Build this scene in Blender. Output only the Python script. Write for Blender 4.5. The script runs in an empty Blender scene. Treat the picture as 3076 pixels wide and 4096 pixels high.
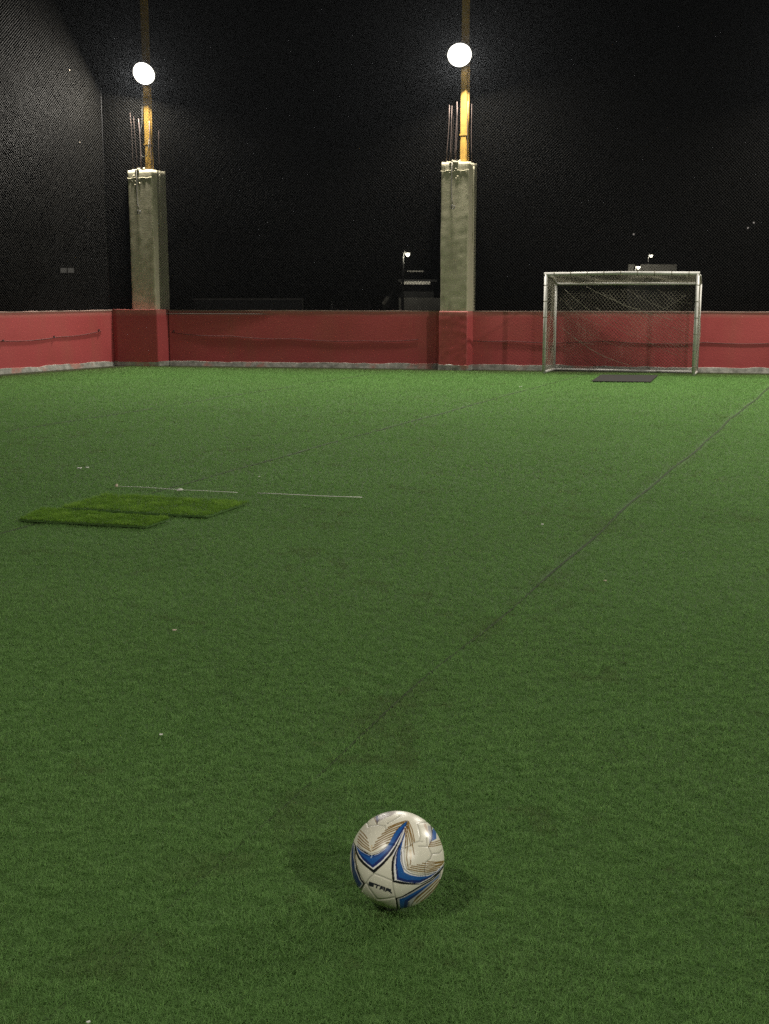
import bpy, bmesh, math, random
import numpy as np
from mathutils import Vector, Matrix, noise

random.seed(7)
rng = np.random.default_rng(11)
scene = bpy.context.scene
COL = scene.collection

# ------------------------------------------------------------------ camera
W, H, F = 3076.0, 4096.0, 4800.0
HORIZON = 1175.0
CAM_H = 1.42
PITCH = math.atan((H / 2 - HORIZON) / F)
cam_d = bpy.data.cameras.new('camera')
cam = bpy.data.objects.new('camera', cam_d)
COL.objects.link(cam)
cam.location = (0, 0, CAM_H)
cam.rotation_euler = (math.pi / 2 - PITCH, 0, 0)
cam_d.sensor_fit = 'VERTICAL'
cam_d.sensor_height = 24.0
cam_d.lens = F / H * 24.0
cam_d.clip_start = 0.05
cam_d.clip_end = 2000
scene.camera = cam
CAMP = Vector((0, 0, CAM_H))
cp, sp = math.cos(PITCH), math.sin(PITCH)
FWD = Vector((0, cp, -sp)); UP = Vector((0, sp, cp)); RIGHT = Vector((1, 0, 0))


def ray(px, py):
    return FWD + RIGHT * ((px - W / 2) / F) + UP * (-(py - H / 2) / F)


def at(px, py, z=0.0):
    """point of the horizontal plane z seen at a pixel of the photograph"""
    r = ray(px, py)
    return CAMP + r * ((z - CAM_H) / r.z)


def at_y(px, py, Y):
    r = ray(px, py)
    return CAMP + r * (Y / r.y)


# ------------------------------------------------------------------ helpers
def tag(o, label=None, cat=None, group=None, kind=None):
    if label: o['label'] = label
    if cat: o['category'] = cat
    if group: o['group'] = group
    if kind: o['kind'] = kind
    return o


def empty(name, loc=(0, 0, 0), rz=0.0):
    o = bpy.data.objects.new(name, None)
    o.empty_display_size = 0.2
    COL.objects.link(o)
    o.location = loc
    o.rotation_euler = (0, 0, rz)
    return o


def link_mesh(name, me, mat, parent=None):
    o = bpy.data.objects.new(name, me)
    COL.objects.link(o)
    if mat:
        me.materials.append(mat)
    if parent:
        o.parent = parent
    return o


class MB:
    def __init__(self):
        self.bm = bmesh.new()

    def box(self, lo, hi):
        x0, y0, z0 = lo; x1, y1, z1 = hi
        v = [self.bm.verts.new(c) for c in ((x0, y0, z0), (x1, y0, z0), (x1, y1, z0), (x0, y1, z0),
                                            (x0, y0, z1), (x1, y0, z1), (x1, y1, z1), (x0, y1, z1))]
        for f in ((3, 2, 1, 0), (4, 5, 6, 7), (0, 1, 5, 4), (1, 2, 6, 5), (2, 3, 7, 6), (3, 0, 4, 7)):
            self.bm.faces.new([v[i] for i in f])
        return self

    def prism(self, poly, z0, z1):
        b = [self.bm.verts.new((p[0], p[1], z0)) for p in poly]
        t = [self.bm.verts.new((p[0], p[1], z1)) for p in poly]
        n = len(poly)
        self.bm.faces.new(b[::-1]); self.bm.faces.new(t)
        for i in range(n):
            self.bm.faces.new((b[i], b[(i + 1) % n], t[(i + 1) % n], t[i]))
        return self

    def tube(self, pts, r, n=8, cap=True):
        pts = [Vector(p) for p in pts]
        rings = []
        prev = None
        for i, p in enumerate(pts):
            a = pts[max(0, i - 1)]; b = pts[min(len(pts) - 1, i + 1)]
            t = (b - a).normalized()
            if prev is None:
                ref = Vector((0, 0, 1)) if abs(t.z) < 0.9 else Vector((1, 0, 0))
                u = t.cross(ref).normalized()
            else:
                u = (prev - t * prev.dot(t)).normalized()
            prev = u
            w = t.cross(u)
            rr = r[i] if isinstance(r, (list, tuple)) else r
            rings.append([self.bm.verts.new(p + (u * math.cos(2 * math.pi * k / n) + w * math.sin(2 * math.pi * k / n)) * rr)
                          for k in range(n)])
        for i in range(len(rings) - 1):
            for k in range(n):
                self.bm.faces.new((rings[i][k], rings[i][(k + 1) % n], rings[i + 1][(k + 1) % n], rings[i + 1][k]))
        if cap:
            self.bm.faces.new(rings[0][::-1]); self.bm.faces.new(rings[-1])
        return self

    def lathe(self, prof, n=32, origin=(0, 0, 0), axis=(0, 0, 1)):
        ax = Vector(axis).normalized()
        ref = Vector((0, 0, 1)) if abs(ax.z) < 0.9 else Vector((1, 0, 0))
        u = ax.cross(ref).normalized(); w = ax.cross(u)
        o = Vector(origin); rings = []
        for r, z in prof:
            if r < 1e-6:
                rings.append([self.bm.verts.new(o + ax * z)])
            else:
                rings.append([self.bm.verts.new(o + ax * z + (u * math.cos(2 * math.pi * k / n) + w * math.sin(2 * math.pi * k / n)) * r)
                              for k in range(n)])
        for a, b in zip(rings[:-1], rings[1:]):
            for k in range(n):
                k2 = (k + 1) % n
                if len(a) == 1 and len(b) > 1:
                    self.bm.faces.new((a[0], b[k2], b[k]))
                elif len(b) == 1 and len(a) > 1:
                    self.bm.faces.new((a[k], a[k2], b[0]))
                elif len(a) > 1:
                    self.bm.faces.new((a[k], a[k2], b[k2], b[k]))
        return self

    def build(self, name, mat, parent=None, smooth=False, bevel=0.0):
        bmesh.ops.recalc_face_normals(self.bm, faces=self.bm.faces[:])
        if bevel > 0:
            bmesh.ops.bevel(self.bm, geom=self.bm.edges[:], offset=bevel, segments=2, affect='EDGES', clamp_overlap=True)
        me = bpy.data.meshes.new(name)
        self.bm.to_mesh(me); self.bm.free()
        if smooth:
            me.polygons.foreach_set('use_smooth', [True] * len(me.polygons))
        return link_mesh(name, me, mat, parent)


def np_mesh(name, verts, tris, mat, parent=None, attr=None):
    me = bpy.data.meshes.new(name)
    n = len(verts); m = len(tris)
    me.vertices.add(n)
    me.vertices.foreach_set('co', np.ascontiguousarray(verts, dtype=np.float32).ravel())
    me.loops.add(m * 3)
    me.loops.foreach_set('vertex_index', np.ascontiguousarray(tris, dtype=np.int32).ravel())
    me.polygons.add(m)
    me.polygons.foreach_set('loop_start', np.arange(0, m * 3, 3, dtype=np.int32))
    me.update(calc_edges=True)
    if attr:
        for an, arr in attr.items():
            if arr.ndim == 1:
                a = me.attributes.new(an, 'FLOAT', 'POINT')
                a.data.foreach_set('value', arr.astype(np.float32))
            else:
                a = me.attributes.new(an, 'FLOAT_COLOR', 'POINT')
                a.data.foreach_set('color', arr.astype(np.float32).ravel())
    return link_mesh(name, me, mat, parent)


def threads_mesh(name, P, Q, r, mat, parent=None):
    """many straight threads, each a three sided prism from P[i] to Q[i]"""
    P = np.asarray(P, float); Q = np.asarray(Q, float)
    t = Q - P
    t /= np.linalg.norm(t, axis=1)[:, None]
    ref = np.where(np.abs(t[:, 2:3]) < 0.9, np.array([[0, 0, 1.0]]), np.array([[1.0, 0, 0]]))
    u = np.cross(t, ref); u /= np.linalg.norm(u, axis=1)[:, None]
    w = np.cross(t, u)
    vs = []
    for k in range(3):
        a = 2 * math.pi * k / 3
        vs.append(P + (u * math.cos(a) + w * math.sin(a)) * r)
    for k in range(3):
        a = 2 * math.pi * k / 3
        vs.append(Q + (u * math.cos(a) + w * math.sin(a)) * r)
    V = np.stack(vs, 1).reshape(-1, 3)
    n = len(P)
    base = (np.arange(n) * 6)[:, None, None]
    loc = np.array([[0, 1, 4], [0, 4, 3], [1, 2, 5], [1, 5, 4], [2, 0, 3], [2, 3, 5]])[None]
    T = (base + loc).reshape(-1, 3)
    return np_mesh(name, V, T, mat, parent)


# ------------------------------------------------------------------ materials
class NT:
    def __init__(self, name):
        self.m = bpy.data.materials.new(name)
        self.m.use_nodes = True
        self.t = self.m.node_tree
        self.b = self.t.nodes['Principled BSDF']
        self.out = self.t.nodes['Material Output']

    def n(self, typ, **kw):
        nd = self.t.nodes.new(typ)
        for k, v in kw.items():
            if k in nd.inputs: nd.inputs[k].default_value = v
            else: setattr(nd, k, v)
        return nd

    def l(self, a, b): self.t.links.new(a, b)

    def noise(self, scale, detail=4, rough=0.55, stretch=None):
        tc = self.n('ShaderNodeNewGeometry')
        src = tc.outputs['Position']
        if stretch:
            mp = self.n('ShaderNodeMapping')
            mp.inputs['Scale'].default_value = stretch
            self.l(src, mp.inputs['Vector']); src = mp.outputs['Vector']
        nz = self.n('ShaderNodeTexNoise', Scale=scale, Detail=detail, Roughness=rough)
        self.l(src, nz.inputs['Vector'])
        return nz.outputs['Fac']

    def ramp(self, fac, stops):
        r = self.n('ShaderNodeValToRGB')
        el = r.color_ramp.elements
        el[0].position, el[0].color = stops[0][0], (*stops[0][1], 1)
        el[1].position, el[1].color = stops[-1][0], (*stops[-1][1], 1)
        for p, c in stops[1:-1]:
            e = el.new(p); e.color = (*c, 1)
        self.l(fac, r.inputs['Fac'])
        return r.outputs['Color']

    def mix(self, fac, a, b, mode='MIX'):
        m = self.n('ShaderNodeMix', data_type='RGBA', blend_type=mode)
        for sock, v in ((0, fac), (6, a), (7, b)):
            if hasattr(v, 'is_output'): self.l(v, m.inputs[sock])
            elif sock == 0: m.inputs[0].default_value = v
            else: m.inputs[sock].default_value = (*v, 1)
        return m.outputs[2]

    def bump(self, fac, strength=0.4, dist=0.01):
        b = self.n('ShaderNodeBump', Strength=strength, Distance=dist)
        self.l(fac, b.inputs['Height'])
        self.l(b.outputs['Normal'], self.b.inputs['Normal'])

    def setp(self, **kw):
        for k, v in kw.items():
            k = k.replace('_', ' ')
            s = self.b.inputs[k]
            if hasattr(v, 'is_output'): self.l(v, s)
            elif isinstance(v, tuple): s.default_value = (*v, 1)
            else: s.default_value = v
        return self


def simple(name, c, rough=0.6, metal=0.0, var=0.25, scale=20, spec=0.5, bump=0.0):
    t = NT(name)
    f = t.noise(scale)
    lo = tuple(x * (1 - var) for x in c); hi = tuple(min(1, x * (1 + var)) for x in c)
    t.setp(Base_Color=t.ramp(f, [(0.3, lo), (0.7, hi)]), Roughness=rough, Metallic=metal)
    t.b.inputs['Specular IOR Level'].default_value = spec
    if bump: t.bump(t.noise(scale * 3), bump, 0.01)
    return t.m


def emitter(name, c, s):
    t = NT(name)
    t.setp(Base_Color=(0.8, 0.8, 0.8), Emission_Color=c, Emission_Strength=s)
    return t.m


def mat_red():
    t = NT('red_wall_paint')
    big = t.noise(0.9, 5); fine = t.noise(14, 6, 0.65); streak = t.noise(2.2, 5, 0.6, (1, 1, 0.16))
    c = t.ramp(big, [(0.3, (0.305, 0.047, 0.048)), (0.55, (0.335, 0.055, 0.057)), (0.75, (0.32, 0.063, 0.060))])
    c = t.mix(t.ramp(streak, [(0.5, (0, 0, 0)), (0.75, (0.4, 0.4, 0.4))]), c, (0.27, 0.078, 0.055))
    c = t.mix(t.ramp(fine, [(0.6, (0, 0, 0)), (0.78, (0.55, 0.55, 0.55))]), c, (0.20, 0.036, 0.032))
    # scuffs high on the wall: grey dust
    geo = t.n('ShaderNodeNewGeometry'); sx = t.n('ShaderNodeSeparateXYZ'); t.l(geo.outputs['Position'], sx.inputs[0])
    top = t.n('ShaderNodeMapRange'); t.l(sx.outputs['Z'], top.inputs['Value'])
    top.inputs['From Min'].default_value = 0.98; top.inputs['From Max'].default_value = 1.06
    mm = t.n('ShaderNodeMath', operation='MULTIPLY'); t.l(top.outputs[0], mm.inputs[0]); t.l(fine, mm.inputs[1])
    c = t.mix(mm.outputs[0], c, (0.34, 0.16, 0.13))
    t.setp(Base_Color=c, Roughness=0.55)
    t.b.inputs['Specular IOR Level'].default_value = 0.3
    t.bump(t.noise(30, 6, 0.6), 0.35, 0.006)
    return t.m


def mat_concrete(name='raw_concrete', a=(0.285, 0.262, 0.185), b=(0.345, 0.322, 0.23)):
    t = NT(name)
    f1 = t.noise(2.6, 6, 0.6, (1, 1, 0.35)); f2 = t.noise(22, 6, 0.7); f3 = t.noise(6, 5, 0.6, (1, 1, 0.12))
    c = t.ramp(f1, [(0.3, a), (0.7, b)])
    c = t.mix(t.ramp(f2, [(0.55, (0, 0, 0)), (0.75, (0.5, 0.5, 0.5))]), c, tuple(x * 0.6 for x in a))
    c = t.mix(t.ramp(f3, [(0.58, (0, 0, 0)), (0.7, (0.45, 0.45, 0.45))]), c, tuple(x * 0.65 for x in a))
    t.setp(Base_Color=c, Roughness=0.9)
    t.b.inputs['Specular IOR Level'].default_value = 0.2
    t.bump(t.noise(26, 8, 0.7), 0.3, 0.008)
    return t.m


def mat_skirt():
    t = NT('bare_plaster_skirting')
    f = t.noise(7, 6, 0.65); f2 = t.noise(3.0, 4)
    c = t.ramp(f, [(0.3, (0.12, 0.12, 0.10)), (0.5, (0.23, 0.23, 0.20)), (0.68, (0.38, 0.37, 0.33))])
    c = t.mix(t.ramp(f2, [(0.55, (0, 0, 0)), (0.65, (0.7, 0.7, 0.7))]), c, (0.33, 0.13, 0.10))
    t.setp(Base_Color=c, Roughness=0.9)
    t.bump(t.noise(20, 6), 0.5, 0.01)
    return t.m


def mat_blade(name, dark, mid, light, brown=True, trans=0.25):
    t = NT(name)
    at_ = t.n('ShaderNodeAttribute', attribute_name='tint')
    c = t.ramp(at_.outputs['Fac'], [(0.0, dark), (0.5, mid), (1.0, light)])
    if brown:
        ab = t.n('ShaderNodeAttribute', attribute_name='dirt')  # dirt together with the shade painted near the walls
        c = t.mix(ab.outputs['Fac'], c, (0.085, 0.085, 0.038))
    t.setp(Base_Color=c, Roughness=0.62)
    t.b.inputs['Specular IOR Level'].default_value = 0.12
    tr = t.n('ShaderNodeBsdfTranslucent'); t.l(c, tr.inputs['Color'])
    mx = t.n('ShaderNodeMixShader'); mx.inputs[0].default_value = trans
    t.l(t.b.outputs[0], mx.inputs[1]); t.l(tr.outputs[0], mx.inputs[2])
    t.l(mx.outputs[0], t.out.inputs['Surface'])
    return t.m


def mat_turf_base():
    t = NT('turf_backing')
    f = t.noise(60, 6, 0.7); g = t.noise(1.2, 4)
    c = t.ramp(f, [(0.3, (0.04, 0.085, 0.02)), (0.7, (0.09, 0.18, 0.05))])
    c = t.mix(t.ramp(g, [(0.45, (0, 0, 0)), (0.7, (0.35, 0.35, 0.35))]), c, (0.045, 0.05, 0.02))
    t.setp(Base_Color=c, Roughness=0.9)
    t.b.inputs['Specular IOR Level'].default_value = 0.1
    t.bump(f, 0.6, 0.01)
    return t.m


def mat_net(name, c, trans=0.3):
    t = NT(name)
    t.setp(Base_Color=c, Roughness=0.6)
    t.b.inputs['Specular IOR Level'].default_value = 0.25
    tr = t.n('ShaderNodeBsdfTranslucent'); tr.inputs['Color'].default_value = (*c, 1)
    mx = t.n('ShaderNodeMixShader'); mx.inputs[0].default_value = trans
    t.l(t.b.outputs[0], mx.inputs[1]); t.l(tr.outputs[0], mx.inputs[2])
    t.l(mx.outputs[0], t.out.inputs['Surface'])
    return t.m


def mat_goalpaint():
    t = NT('worn_white_paint')
    f = t.noise(16, 6, 0.7)
    c = t.ramp(f, [(0.28, (0.20, 0.17, 0.13)), (0.40, (0.33, 0.325, 0.30)), (0.75, (0.40, 0.395, 0.365))])
    t.setp(Base_Color=c, Roughness=0.5)
    return t.m


def mat_ball():
    t = NT('glossy_ball_panels')
    a = t.n('ShaderNodeAttribute', attribute_name='pattern')
    f = t.noise(45, 5, 0.7)
    c = t.mix(t.ramp(f, [(0.58, (0, 0, 0)), (0.8, (0.35, 0.35, 0.35))]), a.outputs['Color'], (0.33, 0.31, 0.24))
    t.setp(Base_Color=c, Roughness=0.34)
    t.b.inputs['Specular IOR Level'].default_value = 0.5
    t.b.inputs['Coat Weight'].default_value = 0.0
    t.b.inputs['Coat Roughness'].default_value = 0.12
    return t.m


LAMP_S = 6.0
LAMP_W = 850.0
def no_nee(m):
    m.cycles.emission_sampling = 'NONE'
    return m


M = dict(
    red=mat_red(), concrete=mat_concrete(), skirt=mat_skirt(), turf=mat_turf_base(),
    blade=mat_blade('turf_fibre', (0.082, 0.171, 0.042), (0.145, 0.283, 0.079), (0.228, 0.383, 0.130), True, 0.42),
    offcut=mat_blade('offcut_fibre', (0.065, 0.15, 0.016), (0.15, 0.29, 0.036), (0.23, 0.38, 0.065), False, 0.35),
    coping=mat_concrete('coping_cement', (0.20, 0.12, 0.10), (0.30, 0.21, 0.18)),
    yellow=simple('yellow_pole_paint', (0.27, 0.16, 0.024), 0.55, 0, 0.3, 9),
    rust=simple('rusty_steel', (0.05, 0.033, 0.027), 0.8, 0.2, 0.5, 40),
    wallcable=simple('paint_smeared_cable', (0.075, 0.018, 0.015), 0.7, 0, 0.3, 30),
    black=simple('black_plastic', (0.02, 0.02, 0.022), 0.5, 0, 0.3, 30),
    rubber=simple('black_rubber', (0.030, 0.029, 0.027), 1.0, 0, 0.3, 40, 0.03, 0.3),
    housing=simple('grey_cast_metal', (0.12, 0.12, 0.12), 0.5, 0.5, 0.2, 20),
    cable=simple('grey_cable', (0.10, 0.095, 0.08), 0.7, 0, 0.3, 30),
    white=simple('white_plastic', (0.72, 0.72, 0.66), 0.5, 0, 0.12, 60),
    beige=simple('beige_paper', (0.5, 0.42, 0.33), 0.8, 0, 0.2, 60),
    netm=mat_net('grey_nylon_twine', (0.011, 0.010, 0.0075), 0.35),
    goalnet=mat_net('olive_goal_twine', (0.19, 0.18, 0.13), 0.3),
    goal=mat_goalpaint(), ball=mat_ball(),
    lens=no_nee(emitter('lit_flood_lens', (1.0, 0.94, 0.84), LAMP_S)),
    street=emitter('lit_street_lens', (1.0, 0.95, 0.75), 260.0),
    ground=simple('dark_asphalt', (0.05, 0.05, 0.05), 0.9, 0, 0.3, 2),
    housewall=simple('house_render', (0.16, 0.155, 0.145), 0.9, 0, 0.25, 1.5),
    darkroof=simple('dark_roof_sheet', (0.02, 0.02, 0.022), 0.7, 0, 0.25, 2),
    paleedge=simple('pale_fascia', (0.6, 0.58, 0.54), 0.7, 0, 0.2, 3),
    glass=simple('dark_glass', (0.03, 0.035, 0.04), 0.1, 0, 0.1, 3),
    footshade=simple('wall_foot_shade', (0.022, 0.026, 0.012), 0.95, 0, 0.5, 12, 0.1),  # dark colour standing in for shade at the wall feet
    seam=simple('worn_seam_infill', (0.028, 0.046, 0.016), 0.95, 0, 0.45, 25, 0.1),
)


def emis_window(name, c, s):
    return emitter(name, c, s)


# ------------------------------------------------------------------ ground
g = MB()
S = 900.0
b = g.bm
q = [b.verts.new(c) for c in ((-S, -S, -0.03), (S, -S, -0.03), (S, S, -0.03), (-S, S, -0.03))]
b.faces.new(q)
tag(g.build('ground', M['ground']), kind='structure')

# ------------------------------------------------------------------ plan of the pitch
CORNER = at(459, 1464)
LEFT_END = at(0, 1498)
ldir = (LEFT_END - CORNER).normalized()
BACK_A = at(682, 1463)
BACK_B = at(3076, 1494)
bdir = (BACK_B - BACK_A).normalized()
LEFT_FAR = CORNER + ldir * 17.0
BACK_FAR = BACK_A + bdir * 18.0
bn = Vector((-bdir.y, bdir.x, 0))
if bn.y < 0: bn = -bn                        # outwards, away from the camera
ln = Vector((ldir.y, -ldir.x, 0))
if ln.x > 0: ln = -ln                        # outwards to the left
WALL_H = 1.085
SEAM_DIR = Vector((0.376, 0.927, 0)).normalized()
SEAM_N = Vector((SEAM_DIR.y, -SEAM_DIR.x, 0))

# turf backing sheet
t = MB()
poly = [CORNER + ln * 0.05 + bn * 0.05, LEFT_FAR + ln * 0.05, Vector((LEFT_FAR.x, -7, 0)), Vector((BACK_FAR.x + 1, -7, 0)),
        BACK_FAR + bn * 0.05, BACK_A + bn * 0.05]
vs = [t.bm.verts.new((p.x, p.y, 0.0)) for p in poly]
t.bm.faces.new(vs)
tag(t.build('turf', M['turf']), kind='structure')

# ------------------------------------------------------------------ walls
def wall_run(root, p, q, nrm, thick=0.2, jag=0.004):
    """one straight run: red body, rough skirting strip at its foot, cement coping"""
    L = (q - p).length
    d = (q - p).normalized()
    n = max(2, int(L / 0.12))
    body = MB()
    nz = 9
    grid = []
    for i in range(n + 1):
        row = []
        for k in range(nz + 1):
            z = WALL_H * k / nz
            base = p + d * (L * i / n)
            off = noise.noise((base.x * 1.3, base.y * 1.3, z * 1.7)) * 0.004
            row.append(body.bm.verts.new((base.x + nrm.x * off, base.y + nrm.y * off, z)))
        grid.append(row)
    for i in range(n):
        for k in range(nz):
            body.bm.faces.new((grid[i][k], grid[i + 1][k], grid[i + 1][k + 1], grid[i][k + 1]))
    # back and ends
    pb, qb = p + nrm * thick, q + nrm * thick
    b0 = body.bm.verts.new((pb.x, pb.y, 0)); b1 = body.bm.verts.new((qb.x, qb.y, 0))
    b2 = body.bm.verts.new((qb.x, qb.y, WALL_H)); b3 = body.bm.verts.new((pb.x, pb.y, WALL_H))
    body.bm.faces.new((b0, b3, b2, b1))
    body.bm.faces.new([grid[i][nz] for i in range(n + 1)] + [b2, b3])
    body.bm.faces.new([grid[0][k] for k in range(nz + 1)] + [b3, b0])
    body.bm.faces.new([grid[n][k] for k in range(nz + 1)][::-1] + [b1, b2][::1])
    body.build('wall_body', M['red'], root, smooth=False)
    sk = MB()
    top = []; bot = []; topb = []
    for i in range(n + 1):
        base = p + d * (L * i / n)
        z = 0.095 + noise.noise((base.x * 2.1, base.y * 2.1, 0)) * 0.02 + noise.noise((base.x * 9, base.y * 9, 3)) * 0.012
        o = -0.014 + noise.noise((base.x * 4, base.y * 4, 8)) * 0.004
        bot.append(sk.bm.verts.new((base.x + nrm.x * (o - 0.01), base.y + nrm.y * (o - 0.01), 0.004)))
        top.append(sk.bm.verts.new((base.x + nrm.x * o, base.y + nrm.y * o, z)))
        topb.append(sk.bm.verts.new((base.x + nrm.x * 0.012, base.y + nrm.y * 0.012, z + 0.006)))
    for i in range(n):
        sk.bm.faces.new((bot[i], bot[i + 1], top[i + 1], top[i]))
        sk.bm.faces.new((top[i], top[i + 1], topb[i + 1], topb[i]))
    sk.build('skirting', M['skirt'], root)
    cp_ = MB()
    pr = []
    m = max(2, int(L / 0.25))
    for i in range(m + 1):
        base = p + d * (L * i / m)
        z = WALL_H + 0.018 + noise.noise((base.x * 3, base.y * 3, 5)) * 0.008
        a = base - nrm * 0.006; c = base + nrm * (thick + 0.004)
        pr.append([cp_.bm.verts.new((a.x, a.y, WALL_H + 0.002)), cp_.bm.verts.new((a.x, a.y, z)),
                   cp_.bm.verts.new((c.x, c.y, z)), cp_.bm.verts.new((c.x, c.y, WALL_H + 0.002))])
    for i in range(m):
        for k in range(4):
            cp_.bm.faces.new((pr[i][k], pr[i + 1][k], pr[i + 1][(k + 1) % 4], pr[i][(k + 1) % 4]))
    cp_.bm.faces.new(pr[0]); cp_.bm.faces.new(pr[-1][::-1])
    cp_.build('coping', M['coping'], root)


wl = empty('perimeter_wall')
tag(wl, 'red painted low wall running from the corner towards the left edge, bare plaster foot', 'wall')
PIER_L = at(474, 1464.5); PIER_FR = at(634, 1466); 
wall_run(wl, CORNER - ldir * 0.32, LEFT_FAR, ln)
wb = empty('perimeter_wall')
tag(wb, 'long red painted low wall behind the goal, bare plaster strip along its foot', 'wall')
wall_run(wb, BACK_A, BACK_FAR, bn)

# cable sagging along the walls, with nails
def cable_line(name, pts, r, mat, label, cat):
    out = []
    for a, c in zip(pts[:-1], pts[1:]):
        a = Vector(a); c = Vector(c)
        for k in range(8):
            u = k / 8
            pt = a.lerp(c, u); pt.z -= 0.06 * math.sin(math.pi * u) * min(1, (c - a).length / 3)
            out.append(pt)
    out.append(Vector(pts[-1]))
    return tag(MB().tube(out, r, 5).build(name, mat, None, True), label, cat)


def wallpt(p0, d, nrm, s, z, off=0.007):
    v = p0 + d * s - nrm * off
    return (v.x, v.y, z)


cable_line('wall_cable', [wallpt(BACK_A, bdir, bn, s, z) for s, z in
                          ((0.05, 0.66), (1.3, 0.60), (2.6, 0.56), (4.0, 0.53), (5.05, 0.56))], 0.006, M['wallcable'],
           'thin dark cable sagging along the red back wall between the two columns', 'cable')
cable_line('wall_cable', [wallpt(BACK_A, bdir, bn, s, z) for s, z in
                          ((5.75, 0.57), (6.8, 0.545), (8.6, 0.56), (10.3, 0.55), (12.0, 0.58))], 0.006, M['wallcable'],
           'thin dark cable along the red wall behind the goal', 'cable')
cable_line('wall_cable', [wallpt(CORNER, ldir, ln, s, z) for s, z in
                          ((0.35, 0.70), (1.5, 0.62), (2.9, 0.59), (4.4, 0.60), (7, 0.6))], 0.006, M['wallcable'],
           'thin dark cable strung on nails along the red left wall', 'cable')
for s, z, lab in ((0.42, 0.72, 'dark nail in the red left wall nearest the corner'),
                  (1.62, 0.63, 'dark nail in the red left wall halfway to the picture edge'),
                  (2.86, 0.60, 'dark nail in the red left wall at the picture edge')):
    v = Vector(wallpt(CORNER, ldir, ln, s, z, 0.0))
    tag(MB().lathe([(0, 0.022), (0.018, 0.022), (0.018, 0.016), (0.009, 0.014), (0.009, -0.02)], 8, v, -ln).build('wall_nail', M['black']),
        lab, 'nail', 'nails in the red walls')
v = Vector(wallpt(BACK_A, bdir, bn, 0.1, 0.69, 0.0))
tag(MB().lathe([(0, 0.022), (0.018, 0.022), (0.018, 0.016), (0.009, 0.014), (0.009, -0.02)], 8, v, -bn).build('wall_nail', M['black']),
    'dark nail in the red back wall beside the corner pier', 'nail', 'nails in the red walls')

# ------------------------------------------------------------------ columns
ANG = math.radians(-20.5)


def concrete_shaft(wid, dep, z0, z1, seed, worn_top=True):
    bm = bmesh.new()
    nx, ny, nz = 9, 9, 60
    faces = []
    # ring outline with rounded corners
    out = []
    R = 0.028
    for cx, cy, a0 in ((wid / 2 - R, R, -90), (wid / 2 - R, dep - R, 0), (-wid / 2 + R, dep - R, 90), (-wid / 2 + R, R, 180)):
        for k in range(4):
            a = math.radians(a0 + 30 * k)
            out.append((cx + R * math.cos(a), cy + R * math.sin(a)))
    dense = []
    for i in range(len(out)):
        a = out[i]; c = out[(i + 1) % len(out)]
        L = math.hypot(c[0] - a[0], c[1] - a[1])
        m = max(1, int(L / 0.045))
        for k in range(m):
            dense.append((a[0] + (c[0] - a[0]) * k / m, a[1] + (c[1] - a[1]) * k / m))
    rings = []
    for j in range(nz + 1):
        z = z0 + (z1 - z0) * j / nz
        ring = []
        for (x, y) in dense:
            nn = noise.noise((x * 3 + seed, y * 3, z * 1.1)) * 0.007 + noise.noise((x * 14 + seed, y * 14, z * 9)) * 0.004
            k = 1 + nn / (wid / 2)
            zz = z
            if j == nz and worn_top:
                zz += noise.noise((x * 7 + seed, y * 7, 2)) * 0.03
            sh = 1.0 if j < nz else 0.985
            ring.append(bm.verts.new((x * k * sh, dep / 2 + (y - dep / 2) * k * sh, zz)))
        rings.append(ring)
    n = len(dense)
    for j in range(nz):
        for i in range(n):
            f = bm.faces.new((rings[j][i], rings[j][(i + 1) % n], rings[j + 1][(i + 1) % n], rings[j + 1][i]))
            f.smooth = True
    c = bm.verts.new((0, dep / 2, z1 + 0.01))
    for i in range(n):
        bm.faces.new((rings[-1][i], rings[-1][(i + 1) % n], c))
    mb = MB(); mb.bm.free(); mb.bm = bm
    return mb


COLS = 'raw concrete columns along the perimeter wall'
POLES = 'yellow floodlight poles on the columns'


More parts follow.
